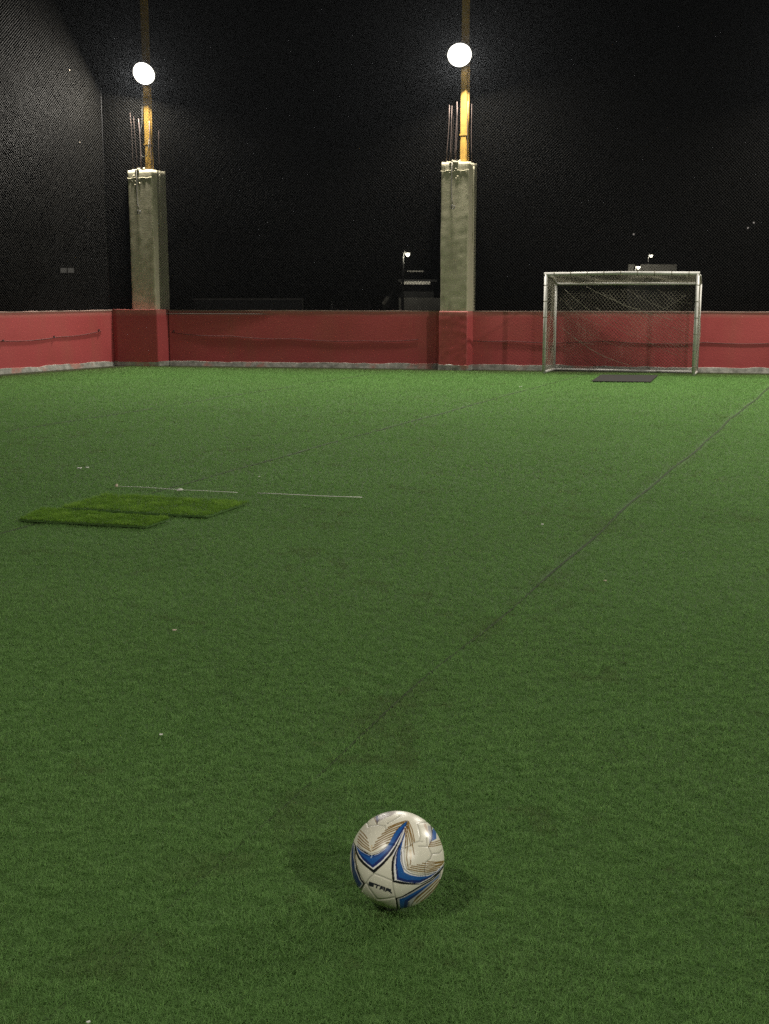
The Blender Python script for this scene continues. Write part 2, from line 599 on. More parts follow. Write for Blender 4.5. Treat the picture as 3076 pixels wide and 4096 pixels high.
def make_column(loc, wid, dep, top, seed, label, bars, red_base=True, detail=True, rz=ANG):
    root = empty('concrete_column', loc, rz)
    tag(root, label, 'column', COLS)
    concrete_shaft(wid, dep, WALL_H - 0.01 if red_base else 0.0, top, seed).build('column_shaft', M['concrete'], root)
    if red_base:
        mb = concrete_shaft(wid + 0.03, dep + 0.03, 0.0, WALL_H + 0.015, seed + 5, False)
        o = mb.build('painted_base', M['red'], root); o.location = (0, -0.015, 0)
        sk = concrete_shaft(wid + 0.055, dep + 0.055, 0.004, 0.10, seed + 9, True)
        o = sk.build('skirting', M['skirt'], root); o.location = (0, -0.028, 0)
    for (x, y, h, dx, dy) in bars:
        pts = [(x + dx * u + 0.008 * math.sin(u * 5 + x * 40), y + dy * u, top - 0.03 + h * u) for u in (0, .25, .5, .75, 1)]
        MB().tube(pts, 0.0068, 6).build('reinforcing_bar', M['rust'], root, True)
    if detail:
        # formwork ridge of mortar down the right hand face, cast lip round the top, drips of mortar
        r = MB()
        zs = [top - 0.06 - 0.06 * k for k in range(24)]
        r.tube([(wid / 2 + 0.004 + 0.004 * math.sin(k), 0.28 + 0.012 * math.sin(k * .7), z) for k, z in enumerate(zs)],
               [0.017 - 0.0004 * k for k in range(24)], 8)
        r.build('mortar_ridge', M['concrete'], root, True)
        c = MB()
        lip = []
        for k in range(15):
            u = k / 14
            lip.append((-wid / 2 + wid * u, -0.004 - 0.004 * math.sin(k * 2.1), top - 0.155 + 0.008 * math.sin(k * 1.3 + seed)))
        c.tube(lip, 0.007, 5)
        c.build('formwork_ridge', M['concrete'], root, True)
        d = MB()
        for k in range(12):
            x = -0.13 + 0.3 * random.random() - 0.05; zz = top + 0.0 + random.uniform(-0.015, 0.03)
            d.lathe([(0, -0.02), (0.022 * random.uniform(.6, 1.5), -0.008), (0.018, 0.01), (0, 0.02)], 7, (x, random.uniform(0.0, 0.12), zz), (random.uniform(-.4, .4), random.uniform(-.4, .4), 1))
        for k in range(7):
            d.lathe([(0, -0.012), (0.013 * random.uniform(.6, 1.5), 0), (0, 0.012)], 6, (-0.1 + random.uniform(-.12, .16), -0.006, top - random.uniform(0.05, 0.3)), (0, 1, random.uniform(-.4, .4)))
        d.build('mortar_drips', M['concrete'], root, True)
        # lead that hangs down the front to a hooked end
        x0 = -0.055
        pts = [(x0 + 0.03, 0.22, top + 0.05), (x0 + 0.01, 0.06, top + 0.035), (x0, -0.012, top - 0.02), (x0 + 0.003, -0.016, top - 0.2),
               (x0 - 0.002, -0.016, top - 0.45), (x0 + 0.01, -0.018, top - 0.68), (x0 + 0.03, -0.022, top - 0.75)]
        cb = MB().tube(pts, 0.008, 6)
        cb.build('hanging_lead', M['cable'], root, True)
        ring = []
        for k in range(11):
            a = math.radians(100 + 30 * k)
            ring.append((x0 + 0.035 + 0.03 * math.cos(a), -0.03, top - 0.80 + 0.035 * math.sin(a)))
        MB().tube(ring, 0.009, 6).build('lead_hook', M['black'], root, True)
    return root


def make_pole(loc, z0, z1, lamp_z, aim, label, lamp_side=-0.11, loop=False, tilt=35.0, front=0.34, lamp_at=None, power=1.0):
    """square yellow tube with a round flood lamp bracketed to its front"""
    root = empty('floodlight_pole', loc, ANG)
    tag(root, label, 'light pole', POLES)
    w = 0.062
    MB().box((-w, -w, z0), (w, w, z1)).build('pole_tube', M['yellow'], root, bevel=0.014)
    MB().tube([(w + 0.012, 0.0, z0), (w + 0.012, 0, lamp_z + 0.2)], 0.019, 8).build('conduit', M['yellow'], root, True)
    col = MB().box((-w - 0.008, -w - 0.008, z0 + 0.52), (w + 0.008, w + 0.008, z0 + 0.545))
    col.build('pole_collar', M['yellow'], root)
    inv = Matrix.Rotation(-ANG, 3, 'Z')
    aimv = inv @ Vector((aim[0], aim[1], 0)).normalized()
    tl = math.radians(tilt)
    ax = Vector((aimv.x * math.cos(tl), aimv.y * math.cos(tl), -math.sin(tl)))
    c = Vector((lamp_side, 0, lamp_z)) + aimv * front
    if lamp_at is not None:
        c = inv @ (Vector(lamp_at) - Vector(loc))
    hs = MB().lathe([(0, -0.20), (0.07, -0.20), (0.085, -0.15), (0.15, -0.10), (0.222, -0.02), (0.232, 0.0), (0.232, 0.012), (0.214, 0.012)], 36, c, ax)
    ho = hs.build('lamp_housing', M['housing'], root, True)
    R = 0.213
    prof = [(0.213, 0.012)] + [(R * math.cos(math.radians(a)), 0.012 + 0.15 * math.sin(math.radians(a))) for a in range(10, 90, 10)] + [(0, 0.162)]
    MB().lathe(prof, 36, c, ax).build('lamp_lens', M['lens'], ho, True)
    ld = bpy.data.lights.new('flood_light', 'AREA')
    ld.shape = 'DISK'; ld.size = 0.38; ld.energy = LAMP_W * power; ld.color = (1.0, 0.94, 0.84)
    lo = bpy.data.objects.new('flood_light', ld); COL.objects.link(lo); lo.parent = root
    lo.location = c + ax * 0.166
    lo.rotation_euler = (-ax).to_track_quat('Z', 'Y').to_euler()
    br = MB()
    side = ax.cross(Vector((0, 0, 1))).normalized()
    back = Vector((lamp_side * 0.3, -w, lamp_z + 0.06))
    for s in (-1, 1):
        br.tube([c + side * 0.245 * s, c + side * 0.245 * s - ax * 0.17, c - ax * 0.24 + side * 0.05 * s], 0.014, 6)
    br.tube([c - ax * 0.24, (c - ax * 0.24).lerp(back, .6), back], 0.02, 6)
    br.build('lamp_bracket', M['housing'], root)
    pts = []
    if loop:
        pts = [(-w - 0.01, -w, lamp_z - 0.3), (-w - 0.03, -w - 0.01, lamp_z - 0.9), (-w - 0.09, -w - 0.02, lamp_z - 1.1), (-w - 0.08, -w - 0.02, lamp_z - 1.45),
               (-w - 0.04, -w - 0.03, lamp_z - 1.53), (0, -w - 0.035, lamp_z - 1.51), (w - 0.02, -w - 0.03, lamp_z - 1.38), (w - 0.01, -w - 0.012, lamp_z - 1.2)]
    else:
        pts = [(-w - 0.006, -w * .3, lamp_z - 0.2), (-w - 0.008, -w * .2, lamp_z - 0.9), (-w - 0.006, -w * .3, z0 + 0.05)]
    MB().tube(pts, 0.007, 6).build('lamp_lead', M['cable'], root, True)
    return root


# positions: front middle of each shaft (z = 0), from what the photograph shows
RCW = 0.535
rc = at(1811, 1481.5)
colR_dir = Vector((math.cos(ANG), math.sin(ANG), 0))
into = Vector((-math.sin(ANG), math.cos(ANG), 0))
bars_r = [(-0.20, 0.12, 1.05, 0.05, 0), (-0.155, 0.16, 1.04, 0.045, 0.01), (-0.10, 0.3, 1.03, 0.045, 0), (-0.02, 0.12, 1.10, 0.02, 0),
          (0.21, 0.14, 1.10, -0.02, 0), (0.23, 0.33, 1.08, -0.03, 0), (-0.2, 0.42, 1.02, 0.03, 0), (0.0, 0.44, 1.05, 0.01, 0)]
make_column(rc, RCW, 0.55, 3.79, 3.0, 'pale raw concrete column with rusty bars, on the red wall left of the goal', bars_r)
LCF = at(582, 1464) + into * 0.02
bars_l = [(-0.20, 0.12, 1.12, -0.03, 0), (-0.14, 0.16, 1.05, -0.035, 0), (-0.02, 0.12, 1.0, -0.02, 0), (0.02, 0.4, 1.02, -0.03, 0),
          (0.21, 0.14, 0.95, -0.04, 0), (0.22, 0.40, 0.8, 0.0, 0), (-0.21, 0.42, 0.98, -0.02, 0)]
make_column(LCF, 0.545, 0.55, 3.79, 9.0, 'dim raw concrete column rising behind the red pier in the far left corner', bars_l, red_base=False)

# red pier in front of the left column
pier = empty('corner_pier')
tag(pier, 'dark red boxed pier at the wall corner below the left concrete column', 'pier')
pf = [at(473, 1465), at(633, 1466.5)]
pd = (pf[1] - pf[0]).normalized()
pn = Vector((-pd.y, pd.x, 0))
pback = at(684, 1462.5) + Vector((0.0, 0.03, 0))
c0_ = CORNER + ldir * 0.015
foot = [(c0_.x, c0_.y), (pf[0].x, pf[0].y), (pf[1].x, pf[1].y), (pback.x, pback.y), (CORNER.x + 0.05, CORNER.y + 0.35)]
MB().prism(foot, 0, WALL_H + 0.03).build('pier_body', M['red'], pier, bevel=0.008)
def grow(poly, e):
    cx = sum(p[0] for p in poly) / len(poly); cy = sum(p[1] for p in poly) / len(poly)
    return [(cx + (x - cx) * (1 + e), cy + (y - cy) * (1 + e)) for x, y in poly]
MB().prism(grow(foot, 0.035), 0.004, 0.10).build('skirting', M['skirt'], pier, bevel=0.01)

aim_mid = Vector((-0.10, -1, 0))
poleR = rc + into * 0.30 + colR_dir * 0.085
lr = at_y(1838, 218, poleR.y - 0.27)
make_pole((poleR.x, poleR.y, 0), 3.76, 8.6, lr.z, (0.02, -1), 'yellow floodlight pole with lit round lamp on the column left of the goal', lamp_at=lr)
poleL = LCF + into * 0.30 + colR_dir * 0.055
ll = at_y(577, 292, poleL.y - 0.27)
make_pole((poleL.x, poleL.y, 0), 3.76, 8.6, ll.z, (-0.3, -1), 'yellow floodlight pole with lit round lamp and looped lead in the far left corner', loop=True, lamp_at=ll)

# the rest of the ring of floodlights that lights this pitch (beside and behind the photographer)
def more(p, aim, lab, s, power=1.0):
    v = Vector((p[0], p[1], 0))
    make_column(v, 0.53, 0.55, 3.79, s, 'raw concrete column ' + lab, bars_r[:4], detail=False)
    pp = v + into * 0.30
    make_pole((pp.x, pp.y, 0), 3.76, 8.6, 5.72, aim, 'yellow floodlight pole ' + lab, tilt=60.0, power=power)

more((7.75, 20.85), (0.02, -1), 'right of the goal beyond the picture edge', 21.0)
more((10.7, 9.6), (-1, -0.1), 'on the right side of the pitch', 41.0, 1.25)
more((-3.7, -0.9), (0.6, 1), 'beside the photographer on the left', 51.0, 0.27)
more((5.9, -5.4), (-0.5, 1), 'behind the photographer on the right', 61.0, 0.66)

# ------------------------------------------------------------------ safety nets
def diag_net(p, q, z0, z1, sp=0.0566):
    L = (q - p).length; d = (q - p).normalized(); hgt = z1 - z0
    P = []; Q = []
    s = -hgt
    while s < L:
        for sign in (1, -1):
            if sign > 0: a, c = (s, 0.0), (s + hgt, hgt)
            else: a, c = (s, hgt), (s + hgt, 0.0)
            (s0, t0), (s1, t1) = a, c
            lo = max(0.0, s0); hi = min(L, s1)
            if hi - lo < 0.02: continue
            def pt(u):
                k = (u - s0) / (s1 - s0)
                v = p + d * u
                return (v.x, v.y, z0 + t0 + (t1 - t0) * k)
            # short segments so the net can belly a little
            m = max(1, int((hi - lo) / 1.2))
            for j in range(m):
                P.append(pt(lo + (hi - lo) * j / m)); Q.append(pt(lo + (hi - lo) * (j + 1) / m))
        s += sp
    return np.array(P), np.array(Q)


def belly(A, p, d, nrm, L, amp):
    s = (A[:, 0] - p.x) * d.x + (A[:, 1] - p.y) * d.y
    o = amp * np.sin(np.pi * np.clip(s / L, 0, 1) * 3) * np.sin(np.clip((A[:, 2] - 1) / 7.6, 0, 1) * np.pi)
    A = A.copy(); A[:, 0] += nrm.x * o; A[:, 1] += nrm.y * o
    return A


NET_TOP = 8.6
bo = bn * 0.215
lo_ = ln * 0.215
net_corner = CORNER + Vector((-0.12, 0.28, 0))
bp, bq = net_corner, BACK_A + bdir * 13.0 + bo
bp2 = BACK_A + bo - bdir * ((BACK_A + bo) - net_corner).length
for nm, p_, q_, nr, lab in (
        ('safety_net', net_corner, bq, bn, 'fine grey diamond mesh safety net hung above the back wall'),
        ('safety_net', net_corner, CORNER + ldir * 9.0 + lo_, ln, 'fine grey diamond mesh safety net hung above the left wall, lit golden by the lamp')):
    root = empty(nm)
    tag(root, lab, 'safety net')
    d_ = (q_ - p_).normalized(); L_ = (q_ - p_).length
    P, Q = diag_net(p_, q_, 1.02, NET_TOP)
    P = belly(P, p_, d_, nr, L_, 0.05); Q = belly(Q, p_, d_, nr, L_, 0.05)
    threads_mesh('netting', P, Q, 0.0028, M['netm'], root)
    for zz in (1.03, NET_TOP):
        MB().tube([(p_.x, p_.y, zz), (q_.x, q_.y, zz)], 0.006, 5).build('border_rope', M['cable'], root, True)
tag(MB().tube([(net_corner.x, net_corner.y, 1.0), (net_corner.x, net_corner.y, NET_TOP)], 0.004, 6).build('corner_rope', M['black'], None, True),
    'upright grey rope where the two safety nets meet in the corner', 'rope')

# ------------------------------------------------------------------ goal
gl = at(2175, 1494); gr = at(2773, 1505.5)
gd = (gr - gl).normalized(); gw = (gr - gl).length
gbk = Vector((-gd.y, gd.x, 0))
if gbk.y < 0: gbk = -gbk
def w_dist(p):
    return (p - BACK_A).dot(bn)
depth = min(-w_dist(gl), -w_dist(gr)) - 0.05
depth = max(0.6, min(0.95, depth))
GH, GHB = 1.765, 1.60
goal = empty('football_goal', (gl.x, gl.y, 0), math.atan2(gd.y, gd.x))
tag(goal, 'small white football goal with sagging olive net, standing against the red wall', 'goal')
r = 0.031; rb = 0.024
MB().tube([(0, 0, 0.002), (0, 0, GH)], r, 14).build('goal_post', M['goal'], goal, True)
MB().tube([(gw, 0, 0.002), (gw, 0, GH)], r, 14).build('goal_post', M['goal'], goal, True)
MB().tube([(-r, 0, GH), (gw / 2, 0, GH + 0.012), (gw + r, 0, GH)], r, 14).build('crossbar', M['goal'], goal, True)
in_ = 0.06
BX = in_; BXR = gw + 0.02
for xx, x2 in ((0, BX), (gw, BXR)):
    MB().tube([(x2, depth, 0.012), (x2, depth, GHB)], rb, 10).build('back_post', M['goal'], goal, True)
    MB().tube([(xx, 0, GH - 0.02), (xx + (x2 - xx) * .65, depth * .65, GH - 0.03), (x2, depth, GHB)], rb, 10).build('top_side_bar', M['goal'], goal, True)
    MB().tube([(xx, 0, 0.03), (x2, depth, 0.03)], rb, 10).build('ground_side_bar', M['goal'], goal, True)
MB().tube([(BX, depth, GHB), (BXR, depth, GHB)], rb, 10).build('back_crossbar', M['goal'], goal, True)
MB().tube([(BX, depth, 0.03), (BXR, depth, 0.03)], rb, 10).build('ground_back_bar', M['goal'], goal, True)
# net: threads of diamond mesh on the back, the roof and the two sides
def quad_threads(A, B, C, D, cell, sag):
    """diamond threads on the patch A(lower left) B(lower right) C(upper right) D(upper left)"""
    A, B, C, D = map(lambda v: np.array(v, float), (A, B, C, D))
    wid = np.linalg.norm(B - A); hei = np.linalg.norm(D - A)
    P = []; Q = []
    nrm = np.cross(B - A, D - A); nrm /= np.linalg.norm(nrm)
    def S(u, v):
        p = A * (1 - u) * (1 - v) + B * u * (1 - v) + C * u * v + D * (1 - u) * v
        bul = math.sin(math.pi * u) * math.sin(math.pi * v)
        wob = 0.02 * math.sin(9 * u + 4 * v) + 0.015 * math.sin(17 * u - 7 * v)
        p = p + nrm * (sag * bul + wob * min(1, 4 * v * (1 - v)) * (0.4 + bul))
        p[2] -= abs(sag) * 1.2 * bul + ((0.05 if abs(sag) > 0.01 else 0.012) * math.sin(math.pi * u) ** 2 * v * (1 - v) * 4)
        return p
    s = -hei
    while s < wid:
        for sg in (1, -1):
            lo = max(0, s); hi = min(wid, s + hei)
            if hi - lo < 0.01: continue
            n = max(2, int((hi - lo) / 0.09))
            pr = None
            for k in range(n + 1):
                x = lo + (hi - lo) * k / n
                tt = (x - s) / hei
                v = tt if sg > 0 else 1 - tt
                p = S(x / wid, v)
                if pr is not None: P.append(pr); Q.append(p)
                pr = p
        s += cell * math.sqrt(2)
    return P, Q
PP, QQ = [], []
for quad, sag in ((((BX, depth, .03), (BXR, depth, .03), (BXR, depth, GHB), (BX, depth, GHB)), 0.06),
                  (((0, 0, GH), (gw, 0, GH), (BXR, depth, GHB), (BX, depth, GHB)), -0.006),
                  (((0, 0, .03), (BX, depth, .03), (BX, depth, GHB), (0, 0, GH)), 0.02),
                  (((gw, 0, .03), (BXR, depth, .03), (BXR, depth, GHB), (gw, 0, GH)), 0.02)):
    a, c = quad_threads(*quad, 0.045, sag)
    PP += a; QQ += c
threads_mesh('goal_net', PP, QQ, 0.0026, M['goalnet'], goal)
# gathered folds of net hanging slack inside the goal
fd = MB()
def fold(x0, z0, x1, z1, rr, bowl=0.06):
    pts = []
    for k in range(12):
        u = k / 11
        pts.append((x0 + (x1 - x0) * u, depth - 0.05 - 0.12 * math.sin(math.pi * u), z0 + (z1 - z0) * u - bowl * math.sin(math.pi * u)))
    fd.tube(pts, rr * 0.55, 5)
for a in ((0.62, 1.55, 2.2, 0.95, .006), (0.22, 1.50, 1.55, .62, .005), (0.42, 0.62, 1.5, 0.12, .007), (1.35, 1.5, 2.45, 1.05, .004),
          (0.15, 1.35, 0.9, 0.85, .004), (0.8, 1.18, 2.3, .32, .004), (1.6, 1.15, 1.05, 1.4, .004), (0.3, 1.0, 1.3, .45, .003), (0.9, 1.45, 2.4, .75, .003), (1.2, .95, 2.3, .5, .003), (1.9, 1.5, 2.5, 1.25, .003), (0.2, .8, .8, .5, .003), (2.4, 1.4, 1.7, 1.05, .003)):
    fold(*a)
fd.build('slack_net_fold', M['goalnet'], goal, True)
for k in range(9):
    x = gw * (k + .5) / 9
    zz = GH + 0.012 * (1 - abs(2 * x / gw - 1))
    MB().tube([(x - .007, 0, zz), (x + .007, 0, zz)], r + 0.003, 12).build('net_tie', M['goalnet'], goal, True)
for k in range(6):
    z = GH * (k + .6) / 6.3
    for x in (0, gw): MB().tube([(x, 0, z - .007), (x, 0, z + .007)], r + 0.003, 12).build('net_tie', M['goalnet'], goal, True)

# black mat before the goal
mp = [at(2365, 1530), at(2602, 1533), at(2632, 1506), at(2403, 1504)]
tag(MB().prism([(p.x, p.y) for p in mp], 0.016, 0.026).build('rubber_mat', M['rubber'], None, bevel=0.003),
    'flat black rubber mat lying on the turf in front of the goal', 'mat')

# ------------------------------------------------------------------ seams of the turf
seam_pts = [(333, 3982), (1852, 2593), (3056, 1556)]
s0 = at(1852, 2593)
def seam_line(base):
    return base
SEAMS = [s0, at(704, 1945), at(640, 1630)]
def seam_off(k, s):
    return 0.012 * math.sin(s * 1.1 + k) + 0.008 * math.sin(s * 3.1 + 2 * k) + (0.02 * max(0.0, -s - 0.3) if k == 0 else 0.0)
sd = SEAM_DIR
for k, bpt in enumerate(SEAMS):
    sm = MB(); pr = None
    n = 160
    for i in range(n + 1):
        s = -14 + 34 * i / n
        p = bpt + sd * s
        if w_dist(p) > -0.05 or (p - CORNER).dot(ln) > -0.03: break
        p = p + SEAM_N * seam_off(k, s)
        hw = 0.006 + 0.004 * noise.noise((s * 1.7, k, 0)) + 0.0007 * max(0, p.y - 6)
        hw *= min(1.0, max(0.12, (p.y - 2.0) / 3.5))
        a = p - SEAM_N * hw; c = p + SEAM_N * hw
        cur = (sm.bm.verts.new((a.x, a.y, 0.004)), sm.bm.verts.new((c.x, c.y, 0.004)))
        if pr: sm.bm.faces.new((pr[0], pr[1], cur[1], cur[0]))
        pr = cur
    tag(sm.build('turf_seam', M['seam']), kind='structure')

# dark strip painting the shade at the wall feet, where the turf stops short
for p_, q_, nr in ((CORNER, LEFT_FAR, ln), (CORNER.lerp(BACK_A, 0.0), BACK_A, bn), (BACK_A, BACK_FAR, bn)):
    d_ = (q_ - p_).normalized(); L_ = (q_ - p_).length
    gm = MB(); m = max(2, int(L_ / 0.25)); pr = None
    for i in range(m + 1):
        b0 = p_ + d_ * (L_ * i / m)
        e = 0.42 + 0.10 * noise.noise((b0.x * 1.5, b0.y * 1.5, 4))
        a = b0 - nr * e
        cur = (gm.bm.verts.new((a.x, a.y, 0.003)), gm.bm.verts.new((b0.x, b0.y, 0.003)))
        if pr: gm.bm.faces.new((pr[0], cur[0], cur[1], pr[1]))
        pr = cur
    if L_ > 2: tag(gm.build('shade_strip', M['footshade']), kind='structure')
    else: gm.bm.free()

# ------------------------------------------------------------------ ball placement (needed by the turf)
BR = 0.11
bray = ray(1588.5, 3437)
BC = CAMP + bray * ((0.119 - CAM_H) / bray.z)

# turf off-cuts
OFF = [
    ([at(78, 2090), at(585, 2118), at(682, 2085), at(170, 2044)], 'narrow bright green turf offcut lying nearer the camera of the two'),
    ([at(248, 2041), at(826, 2077), at(998, 2019), at(424, 1987)], 'wide bright green turf offcut lying just beyond the narrow one'),
]

# ------------------------------------------------------------------ turf fibres
_tab = rng.random((256, 256))
def vnoise(x, y):
    xi = np.floor(x).astype(int); yi = np.floor(y).astype(int)
    fx = x - xi; fy = y - yi
    fx = fx * fx * (3 - 2 * fx); fy = fy * fy * (3 - 2 * fy)
    a = _tab[xi & 255, yi & 255]; b_ = _tab[(xi + 1) & 255, yi & 255]
    c = _tab[xi & 255, (yi + 1) & 255]; d = _tab[(xi + 1) & 255, (yi + 1) & 255]
    return (a * (1 - fx) + b_ * fx) * (1 - fy) + (c * (1 - fx) + d * fx) * fy


def inside(poly, x, y):
    r_ = np.zeros(len(x), bool)
    n = len(poly); j = n - 1
    for i in range(n):
        xi, yi = poly[i]; xj, yj = poly[j]
        c = ((yi > y) != (yj > y)) & (x < (xj - xi) * (y - yi) / (yj - yi + 1e-12) + xi)
        r_ ^= c; j = i
    return r_


def blades(x, y, h, w, lean, tint, dirt, z0=0.0, seg2=False):  # dirt: dirt and painted wall shade together
    n = len(x)
    yaw = rng.random(n) * 2 * np.pi
    la = rng.random(n) * 2 * np.pi
    lx = np.cos(la) * lean; ly = np.sin(la) * lean
    ux = np.cos(yaw) * w / 2; uy = np.sin(yaw) * w / 2
    zb = np.full(n, z0) if np.isscalar(z0) else z0
    bl = np.stack([x - ux, y - uy, zb], 1); br_ = np.stack([x + ux, y + uy, zb], 1)
    tip = np.stack([x + lx, y + ly, zb + h], 1)
    if not seg2:
        V = np.stack([bl, br_, tip], 1).reshape(-1, 3)
        T = np.arange(n * 3).reshape(-1, 3)
        k = 3
        tv = np.stack([tint * 0.75, tint * 0.75, tint], 1)
    else:
        mx_ = x + lx * 0.35; my = y + ly * 0.35; mz = zb + h * 0.72
        ml = np.stack([mx_ - ux * .8, my - uy * .8, mz], 1); mr = np.stack([mx_ + ux * .8, my + uy * .8, mz], 1)
        V = np.stack([bl, br_, ml, mr, tip], 1).reshape(-1, 3)
        base = (np.arange(n) * 5)[:, None, None]
        T = (base + np.array([[0, 1, 3], [0, 3, 2], [2, 3, 4]])[None]).reshape(-1, 3)
        k = 5
        tv = np.stack([tint * 0.75, tint * 0.75, tint * .95, tint * .95, tint], 1)
    return V, T, tv.reshape(-1), np.repeat(dirt, k)


def field(y0, y1, dens, h, w, lean, seg2, margin):
    xm = lambda yy: 0.3204 * (yy * 1.03 + 0.25) + margin
    Xm = xm(y1)
    ba, bb = (0.12 * y0 if y0 > 2.1 else 0.01), 0.12 * y1
    ya, yb = y0 - ba, y1 + bb
    Xm = xm(yb)
    n = int((yb - ya) * 2 * Xm * dens)
    x = (rng.random(n) * 2 - 1) * Xm; y = ya + rng.random(n) * (yb - ya)
    keep = np.abs(x) < xm(y)
    # neighbouring densities fade into each other
    keep &= rng.random(n) < np.clip((y - ya) / (2 * ba), 0, 1) * np.clip((yb - y) / (2 * bb), 0, 1)
    # inside the walls
    keep &= ((x - BACK_A.x) * bn.x + (y - BACK_A.y) * bn.y) < -0.05
    keep &= ((x - CORNER.x) * ln.x + (y - CORNER.y) * ln.y) < -0.05
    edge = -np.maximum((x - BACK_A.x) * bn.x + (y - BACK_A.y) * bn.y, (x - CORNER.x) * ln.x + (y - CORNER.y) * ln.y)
    keep &= edge > 0.30 + 0.16 * (vnoise(x * 2.5, y * 2.5) - 0.5) + 0.25 * rng.random(n) ** 2  # fibres thinned here so the painted shade strip shows
    # seams
    dirt = np.zeros(n)
    for k, bpt in enumerate(SEAMS):
        s = (x - bpt.x) * sd.x + (y - bpt.y) * sd.y
        t_ = (x - bpt.x) * SEAM_N.x + (y - bpt.y) * SEAM_N.y - (0.012 * np.sin(s * 1.1 + k) + 0.008 * np.sin(s * 3.1 + 2 * k)
                                                                      + (0.02 * np.maximum(0, -s - 0.3) if k == 0 else 0.0))
        gap = np.clip(y * 0.0023, 0.008, 0.033) * np.clip((y - 1.6) / 3.2, 0.3, 1.25) * (1.0, 0.8, 0.8)[k] * np.where(vnoise(s * 1.9 + 40 * k, s * 0 + k) > 0.22, 1.0, 0.4)
        keep &= np.abs(t_) > gap * (0.15 + 2.1 * rng.random(n) ** 1.4)
        near = np.exp(-(t_ / 0.10) ** 2) * (vnoise(x * 5, y * 5 + k * 7) > 0.55) * (rng.random(n) > .35)
        dirt = np.maximum(dirt, near * (0.38 if k == 0 else 0.2))
    for pl, _ in OFF:
        keep &= ~inside([(p.x, p.y) for p in pl], x, y)
    keep &= ~inside([(p.x, p.y) for p in mp], x, y)
    keep &= ((x - BC.x) ** 2 + (y - BC.y) ** 2) > 0.03 ** 2
    x, y, dirt = x[keep], y[keep], dirt[keep]
    n = len(x)
    # clumps: tufts lie in different directions and heights
    c1 = vnoise(x * 38, y * 78); c2 = vnoise(x * 13 + 9, y * 24 + 3); c3 = vnoise(x * 1.6 + 5, y * 1.6); c4 = vnoise(x * 75 + 3, y * 75)
    hh = h * (0.30 + 0.85 * c1 + 0.22 * c2 + 0.35 * c4) * (0.75 + 0.5 * rng.random(n))
    ball_d = np.sqrt((x - BC.x) ** 2 + (y - BC.y) ** 2)
    lim = BC.z - np.sqrt(np.maximum(0, BR ** 2 - np.minimum(ball_d, BR) ** 2))
    hh = np.where(ball_d < BR, np.minimum(hh, np.maximum(0.002, lim - 0.001)), hh)
    ww = w * (0.7 + 0.6 * rng.random(n))
    le = lean * h * (0.4 + 0.9 * rng.random(n))
    tint = np.clip(0.12 + 0.28 * rng.random(n) + 0.46 * c1 + 0.10 * (c2 - .5) + 0.12 * (c3 - 0.5) + (rng.random(n) > .95) * .35, 0, 1)
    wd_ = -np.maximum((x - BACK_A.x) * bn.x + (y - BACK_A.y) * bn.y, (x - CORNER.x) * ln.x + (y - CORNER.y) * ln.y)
    foot = np.exp(-(wd_ / 1.1) ** 2) * (0.55 + 0.5 * vnoise(x * 3, y * 3))  # shade near the walls, painted into the fibre colour
    dirt = np.maximum(dirt, np.clip(foot, 0, 0.9)); tint = tint * (1 - 0.5 * np.clip(foot, 0, 1))  # dirt and tint also carry the painted shade
    worn = vnoise(x * 2.3 + 31, y * 2.3 + 11) * vnoise(x * 14 + 1, y * 14) 
    dirt = np.clip(np.maximum(dirt, (worn > 0.56) * 0.45 * (rng.random(n) > .4)) + (rng.random(n) > .985) * .5, 0, 1)
    return blades(x, y, hh, ww, le, tint, dirt, 0.0, seg2)


parts = [field(2.0, 3.3, 75000, 0.0110, 0.0012, 1.6, True, 0.25),
         field(3.3, 5.0, 42000, 0.0115, 0.0016, 1.6, True, 0.3),
         field(5.0, 8.5, 19000, 0.0125, 0.0028, 1.4, False, 0.5),
         field(8.5, 14.0, 7000, 0.0145, 0.0050, 1.1, False, 0.8),
         field(14.0, 24.0, 2300, 0.019, 0.0095, 0.8, False, 1.2)]
off = 0; VV = []; TT = []; tints = []; dirt_shades = []
for V, T, tv, dv in parts:
    VV.append(V); TT.append(T + off); tints.append(tv); dirt_shades.append(dv); off += len(V)
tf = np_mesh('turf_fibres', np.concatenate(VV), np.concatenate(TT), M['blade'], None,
             {'tint': np.concatenate(tints), 'dirt': np.concatenate(dirt_shades)})
tag(tf, 'short green artificial turf fibres covering the pitch', 'turf', kind='stuff')

